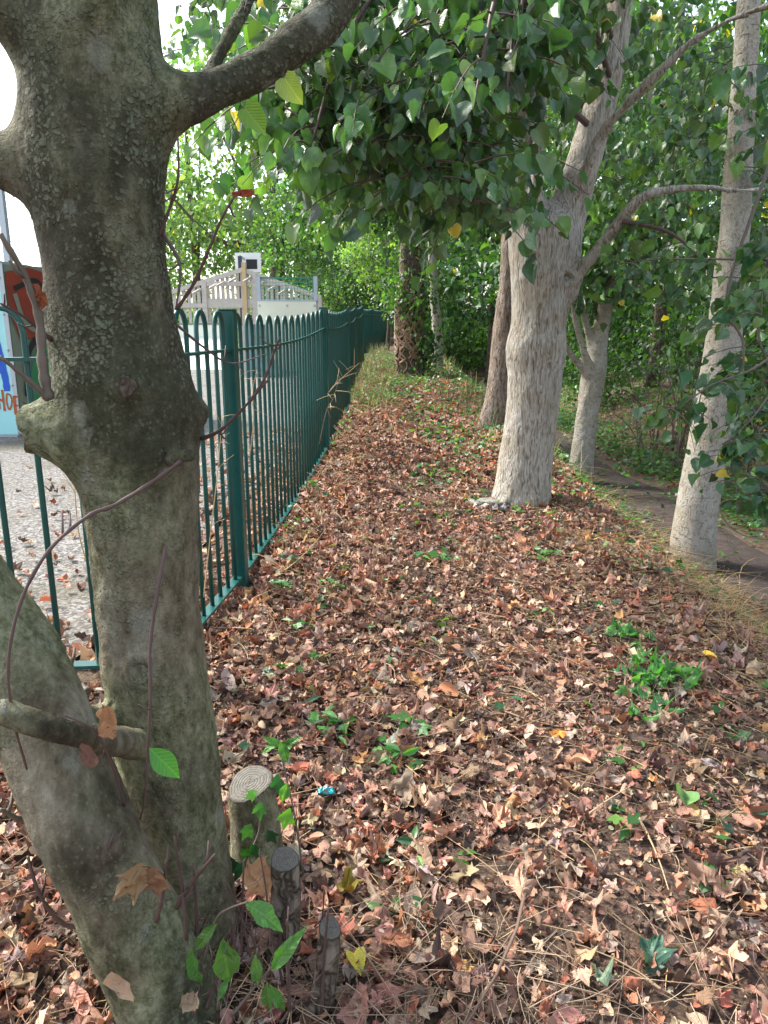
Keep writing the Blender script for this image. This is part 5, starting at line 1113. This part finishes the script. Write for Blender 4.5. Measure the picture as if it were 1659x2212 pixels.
# lance-leaved suckers at the maple's foot
def sucker(label, stems, leaves_, cat='sucker'):
    root = thing('green_sucker', label, cat, P(*stems[0][0])); pos, t, n, s = [], [], [], []
    for st in stems:
        pts = curve([P(*q) for q in st], 12); m = MB(); m.tube(pts, np.linspace(.0026, .0014, 12), 5); m.build('stem', M['twig_grey'], root)
    for (u0, v0, u1, v1, Yq, wid, up) in leaves_:
        a, b = P(u0, v0, Yq), P(u1, v1, Yq - .01); d = b - a; L = np.linalg.norm(d); V, f = lance(.45, random.uniform(.1, .4)); uv_ = V[:, :2]; V = V + np.array([[0, 0, .03 * math.sin(14 * x + 9 * y) + random.choice((-.5, .5)) * x * y] for x, y, z in V]); V = V * np.array([1, wid * .85, 1]) * L
        Rm = frames(d[None], np.array([up]))[0]; V = V @ Rm.T + a; c = np.tile(palette(1, [(.045, .14, .03), (.07, .18, .04)], None, .15), (len(V), 1)); mk('leaf', V, f, M['sucker'], root, col=c, uv=uv_)
sucker('leafy green sucker with a wilting pale leaf, rising between the maple and the slim stump', [[(440, 2080, 1.04), (465, 1990, 1.02), (490, 1965, 1.0), (535, 1948, .98)]], [(528, 1950, 622, 2002, .98, 1.5, (.3, -.5, 1)), (470, 1995, 405, 2060, 1.0, 1.0, (-.4, -.8, .5)), (415, 2045, 425, 2150, 1.0, .9, (-.3, -1, .3))])
sucker('leafy green sucker with broad drooping leaves at the foot of the leaning maple stem', [[(470, 2180, 1.0), (478, 2090, .99), (482, 2040, .98)]], [(478, 2030, 505, 2150, .97, 1.5, (.4, -1, .4)), (482, 2025, 500, 2080, .97, 1.2, (-.3, -1, .4)), (495, 2110, 468, 2165, .98, 1.0, (-.3, -1, .4))])
sucker('small green sucker with four pointed leaves in front of the stumps', [[(500, 2195, 1.0), (560, 2120, .99), (600, 2075, .98)], [(545, 2130, .99), (552, 2080, .985), (556, 2050, .98)]], [(552, 2060, 556, 2140, .98, 1.1, (.1, -1, .4)), (588, 2095, 640, 2022, .98, .95, (-.2, -.9, .6)), (578, 2120, 578, 2195, .99, 1.1, (-.4, -1, .3)), (582, 2125, 618, 2195, .98, 1.0, (.3, -1, .3))])
sucker('thin upright green sapling with a leafy tip behind the larger cut stump', [[(655, 1890, 1.4), (640, 1780, 1.42), (610, 1640, 1.44), (600, 1590, 1.45)]], [(612, 1620, 640, 1590, 1.44, 1.3, (.1, -.6, .9)), (608, 1615, 575, 1590, 1.44, 1.3, (-.1, -.6, .9)), (605, 1600, 622, 1650, 1.43, 1.5, (.2, -1, .4)), (600, 1605, 560, 1625, 1.45, 1.2, (.1, -.6, .9)), (622, 1690, 606, 1740, 1.42, 1.6, (.1, -1, .5))])
# ivy trailing over the larger stump
def ivy_trail():
    root = thing('ivy_sprig', 'small ivy trail with dark veined leaves draped over the larger cut stump', 'ivy', P(520, 1870, 1.3)); pts = curve([P(520, 1870, 1.32), P(545, 1830, 1.36), P(560, 1790, 1.38), P(560, 1740, 1.39), P(548, 1715, 1.4)], 20)
    m = MB(); m.tube(pts, .0018, 5); m.build('stem', M['twig_grey'], root)
    for (u, v, Yq, s, a) in ((520, 1880, 1.3, .05, 4.2), (500, 1865, 1.31, .045, 5), (530, 1845, 1.34, .04, 1.2), (548, 1835, 1.34, .04, 5.2), (562, 1748, 1.37, .045, 4.7), (620, 1765, 1.38, .055, 4.4), (545, 1716, 1.38, .035, 3.6), (585, 1805, 1.37, .04, 5.3), (600, 1690, 1.45, .05, 4.8), (535, 1795, 1.35, .045, 4.2)):
        V, f = random.choice(T_IVY); t = np.array([math.cos(a), -.2, math.sin(a)]); Rm = frames(t[None], np.array([[rng.normal(0, .3), -1, .5]]))[0]; Vw = (V - [.4, 0, 0]) * s @ Rm.T + P(u, v, Yq); c = np.tile(palette(1, [(.02, .075, .03), (.05, .16, .04), (.12, .3, .06)], [4, 2, 1]), (len(V), 1)); mk('leaf', Vw, f, M['green'], root, col=c, uv=V[:, :2])
ivy_trail()
# cut stumps
def stump(label, tu, tv, bu, bv, Yt, Yb, rpx, tilt, spur=False):
    top = P(tu, tv, Yt); b = P(bu, bv, Yb); b[2] = float(ground_z(b[0], b[1])) - .02; r = RAD(tv, Yt, rpx); root = thing('cut_stump', label, 'tree stump', b)
    n = unit(np.array(tilt, float)); ax = curve([b, lerp(b, top, .55) + np.array([.004, 0, 0]), top], 12); m = MB(); k = 22; th = np.linspace(0, 2 * math.pi, k, endpoint=False); rings = []
    X = unit(np.cross([0, 1, 0], n)); Yv = np.cross(n, X); X0, Y0 = np.array([1, 0, 0]), np.array([0, 1, 0])
    for i, c in enumerate(ax):
        q = i / 11; xx_, yy = unit(lerp(X0, X, q ** 4)), unit(lerp(Y0, Yv, q ** 4)); rr = r * (1.12 - .12 * q + .25 * (1 - q) ** 4) * (1 + .05 * np.sin(3 * th + 2) + .02 * np.sin(9 * th + i))
        rings.append(c + rr[:, None] * (np.cos(th)[:, None] * xx_ + np.sin(th)[:, None] * yy))
    V = np.vstack(rings); i = np.arange(11)[:, None] * k; j = np.arange(k)[None]; q4 = np.stack([i + j, i + (j + 1) % k, i + k + (j + 1) % k, i + k + j], -1).reshape(-1, 4); mk('bark', V, q4, M['maple_bark' if r > .035 else 'dark_bark'], root)
    R0 = rings[-1] + n * .001; c0 = top + n * .003; mid = c0 + (R0 - c0) * .93 + n * .0015; Vc = np.vstack([R0, mid, c0]); jj = np.arange(k); kk = (jj + 1) % k
    uvc = np.r_[np.c_[np.cos(th), np.sin(th)], .93 * np.c_[np.cos(th), np.sin(th)], [[0, 0]]]; mk('cut_face', Vc, [np.stack([jj, kk, k + kk, k + jj], 1), np.stack([k + jj, k + kk, np.full(k, 2 * k)], 1)], M['rings'], root, smooth=False, uv=uvc)
    if spur:
        s0 = top + np.array([r * .95, -.005, -.018]); m = MB(); m.tube([s0 - np.array([.02, 0, .008]), s0, s0 + np.array([.016, -.004, .012])], [.012, .009, .008], 9); m.build('side_spur', M['brown_bark'], root)
        m = MB(); e = s0 + np.array([.0165, -.004, .0124]); m.tube([e, e + np.array([.002, -.0005, .0015])], [.0075, .007], 9); m.build('spur_cut', M['cutfresh'], root)
stump('thick sawn stump with a pale slanting oval top, biggest of the three beside the maple', 540, 1692, 552, 1850, 1.47, 1.47, 50, (-.28, -.25, 1), True)
stump('slim dark sawn stump with a round grey top, middle of the three beside the maple', 615, 1857, 606, 2060, 1.2, 1.2, 31, (.1, -.3, 1))
stump('short thin stump leaning right, lowest of the three beside the maple', 712, 2005, 680, 2105, 1.08, 1.08, 25, (.45, -.5, .9))
# caught dead leaves
def big_leaf(label, u, v, Yq, s, t, n, k, col, tm=None, nm='dead_leaf'):
    V, f = (tm or (T_CURL if k >= 8 else T_MAPLE))[k if (tm or k < 8) else (k * 3 + len(label)) % 10]; Rm = frames(np.array([t], float), np.array([n], float))[0]; W = (V - [.4, 0, 0]) * s @ Rm.T; p = P(u, v, Yq)
    o = mk(nm, W + p, f, M['dead' if nm == 'dead_leaf' else 'sucker'], col=np.tile(np.array(col) * .68, (len(V), 1)), uv=V[:, :2], base=p); tag(o, label, 'leaf')
T_MAPLE += T_CURL[:2]
big_leaf('large curled orange-brown maple leaf caught between the maple and the slim stump', 560, 1898, 1.19, .09, (1, .1, .25), (-.1, -.6, .8), 8, (.5, .27, .14))
big_leaf('crumpled brown leaf wedged in the fork above the cut branch of the maple', 228, 1555, .99, .055, (.3, -.4, -.9), (.3, -1, .4), 9, (.4, .2, .1))
big_leaf('small dark brown leaf hanging below the cut branch of the maple', 192, 1630, .97, .036, (.3, -.3, -.9), (.2, -1, .3), 9, (.2, .1, .07))
big_leaf('withered tan leaf hanging on the leaning maple stem, left of a pair', 290, 1900, .98, .075, (.05, -.1, -1), (.5, -1, .1), 9, (.33, .22, .12))
big_leaf('withered brown leaf hanging on the leaning maple stem, right of a pair', 335, 1900, .985, .07, (.2, -.1, -1), (-.4, -1, .2), 8, (.26, .14, .08))
big_leaf('red dead leaf at the tip of the long reddish twig beside the maple', 522, 420, 1.2, .03, (.9, 0, .2), (0, -1, .5), 9, (.3, .06, .03))
big_leaf('rust-coloured crumpled leaf caught on the upright shoot left of the maple trunk', 88, 640, 1.17, .035, (.3, 0, -1), (-.3, -1, .3), 9, (.3, .1, .05))
big_leaf('pale wrinkled leaf leaning on the bottom of the leaning maple stem', 262, 2130, .98, .055, (-.5, .2, .7), (-.3, -1, .5), 8, (.5, .35, .24))
big_leaf('grey curled leaf at the foot of the leaning maple stem', 415, 2165, .97, .05, (.3, .1, .9), (-.2, -1, .5), 9, (.36, .28, .2))
big_leaf('green pointed leaf with a browned tip hanging in front of the maple trunk', 350, 1643, 1.02, .07, (.75, -.1, -.8), (.5, -1, .5), 0, (.06, .22, .04), [(lambda V, f: (V * [1, 1.5, 1], f))(*lance(.4, .2))], 'green_leaf')
big_leaf('translucent yellow-green leaf hanging under the big maple limb', 546, 252, 1.2, .042, (.7, 0, -.6), (.2, -1, .2), 2, (.16, .3, .04), T_HEART, 'green_leaf')
big_leaf('pale green leaf hanging beneath the bend of the big maple limb', 628, 190, 1.25, .04, (.5, 0, -.8), (-.4, -1, .2), 3, (.2, .27, .09), T_HEART, 'green_leaf')
def ground_leaf(label, u, v, s, k, col, tm, nm):
    p = g(u, v); V, f = tm[k]; a = random.uniform(0, 6.28); Rm = frames(np.array([[math.cos(a), math.sin(a), .1]]), np.array([[.1, -.2, 1.]]))[0]; p[2] += .035
    o = mk(nm, (V - [.4, 0, 0]) * s @ Rm.T + p, f, M['sucker' if nm == 'green_leaf' else 'dead'], col=np.tile(np.array(col), (len(V), 1)), uv=V[:, :2], base=p); tag(o, label, 'leaf')
ground_leaf('round green lime leaf lying flat on the litter, lower right', 1475, 1760, .06, 0, (.11, .22, .08), T_HEART, 'green_leaf')
ground_leaf('big dark green lobed leaf on the litter at the bottom right', 1405, 2095, .085, 3, (.05, .12, .085), T_MAPLE, 'green_leaf')
ground_leaf('pale grey-green leaf on the litter near the bottom edge, lower right', 1300, 2135, .05, 1, (.17, .24, .17), T_MAPLE, 'green_leaf')
ground_leaf('pale bluish leaf lying face up on the litter right of the larger stump', 845, 1630, .05, 2, (.4, .47, .43), T_MAPLE, 'green_leaf')
ground_leaf('half-yellow green leaf on the litter right of the lowest stump', 770, 2095, .04, 3, (.42, .4, .06), T_HEART, 'green_leaf')
ground_leaf('yellow leaf on the straw at the right edge', 1530, 1437, .05, 4, (.62, .42, .08), T_HEART, 'dead_leaf')
ground_leaf('amber leaf in the middle of the leafy strip', 1200, 1612, .05, 5, (.5, .22, .05), T_OVAL, 'dead_leaf')
ground_leaf('big flat pink-brown leaf in the middle foreground', 1080, 1800, .07, 8, (.5, .29, .2), T_MAPLE, 'dead_leaf')
ground_leaf('dull green and red maple leaf propped on the litter right of the slim stump', 750, 1930, .06, 5, (.2, .16, .03), T_MAPLE, 'dead_leaf')
# scrap, slab, plastic by the lime
def crumple(name, label, cat, p, sx, sy, sz, mat, seed, n=14):
    r = random.Random(seed); V = []
    for i in range(n):
        for j in range(n):
            x, y = i / (n - 1) - .5, j / (n - 1) - .5; V.append(p + np.array([x * sx, y * sy, sz * (.5 + .8 * noise.noise((x * 6 + seed, y * 6, 0)) + .5 * noise.noise((x * 15, y * 15 + seed, 3))) * (1 - (2 * max(abs(x), abs(y))) ** 4 * .7)]))
    f = [(i * n + j, (i + 1) * n + j, (i + 1) * n + j + 1, i * n + j + 1) for i in range(n - 1) for j in range(n - 1)]
    o = mk(name, V, np.array(f), mat, base=p); sm = o.modifiers.new('thickness', 'SOLIDIFY'); sm.thickness = .002; tag(o, label, cat)
p = g(705, 1722); p[2] += .02; crumple('sweet_wrapper', 'crumpled teal wrapper on the litter right of the larger stump', 'litter', p, .045, .02, .02, M['teal'], 3)
p = P(1088, 1086, 4.62); p[2] = float(ground_z(p[0], p[1])) + .01; crumple('plastic_sheet', 'black plastic sheet crumpled at the foot of the forked lime', 'litter', p, .16, .12, .05, M['plastic'], 5)
p = P(1045, 1076, 4.75); p[2] = float(ground_z(p[0], p[1])) + .02; m = MB(); m.box(p, .17, .14, .04, ax=(1, .3, 0)); o = m.build('concrete_slab', M['slab'], smooth=False, base=p); tag(o, 'grey slab corner half buried left of the forked lime', 'slab'); b_ = o.modifiers.new('bevel', 'BEVEL'); b_.width = .008
p = P(1078, 960, 7.6); p[2] = float(ground_z(p[0], p[1])) + .01; crumple('plastic_sheet', 'black plastic scrap at the foot of the brown-barked trunk', 'litter', p, .2, .12, .05, M['plastic'], 8)
# thicket of bare stems beyond the path
tl = thing('bramble_thicket', 'tangle of bare brown bramble stems between the pollarded and pale trunks', 'bramble', (3.6, 9.0, -.2))
for k in range(46):
    x, y = random.uniform(3.2, 4.5), random.uniform(7.6, 10.5); z = float(ground_z(x, y)); h = random.uniform(.5, 1.5); a = random.uniform(0, 6.28); b_ = h * random.uniform(.1, .7)
    m = MB(); m.tube(curve([(x, y, z - .02), (x + b_ * .3 * math.cos(a), y + b_ * .3 * math.sin(a), z + h * .6), (x + b_ * math.cos(a), y + b_ * math.sin(a), z + h), (x + b_ * 1.6 * math.cos(a), y + b_ * 1.6 * math.sin(a), z + h * .8)], 12), np.linspace(.008, .003, 12), 5); m.build('stem', M['twig'] if k % 2 else M['twig_grey'], tl)
# dry weed stems in and through the railing
for lab, px, r in (('pale dry stem poking through the railing past the second post', [(700, 860, 6.9), (730, 825, 6.6), (775, 785, 6.4)], .006), ('dry forked weed stem rising through the railing before the second post', [(690, 960, 6.0), (705, 890, 5.9), (720, 860, 5.85), (735, 812, 5.8)], .005), ('thin straw stem standing behind the railing left of the first post', [(540, 985, 3.1), (548, 900, 3.05), (545, 850, 3.0), (555, 800, 3.0)], .0022), ('tall tan dry stem left of the mossy maple, behind the railing', [(205, 1490, 2.5), (212, 1400, 2.5), (195, 1250, 2.5), (170, 1150, 2.5), (160, 1040, 2.5)], .0045), ('leaning tan dry stem against the railing behind the mossy maple', [(250, 1480, 2.45), (150, 1420, 2.5), (60, 1345, 2.55), (0, 1290, 2.6)], .003), ('wispy tan weed stalk between the mossy maple and the first railing post', [(440, 1290, 2.75), (455, 1150, 2.75), (470, 1020, 2.75), (480, 900, 2.75)], .0028)):
    root = thing('dry_weed', lab, 'weed', P(*px[0])); pts = curve([P(*q) for q in px], 20); m = MB(); m.tube(pts, np.linspace(r, r * .4, 20), 5); m.build('stem', M['cutfresh'] if 'tan' in lab or 'straw' in lab or 'pale' in lab else M['twig_grey'], root)
    for k in range(9):
        q = pts[random.randrange(6, 20)]; d = unit(rng.normal(0, 1, 3) + np.array([0, 0, .5])) * random.uniform(.04, .1) * (1 + (px[0][2] > 5)); m = MB(); m.tube([q, q + d * .5, q + d + np.array([0, 0, -.01])], [r * .4, r * .3, r * .2], 4); m.build('side_stalk', M['straw'] if False else M['cutfresh'], root)
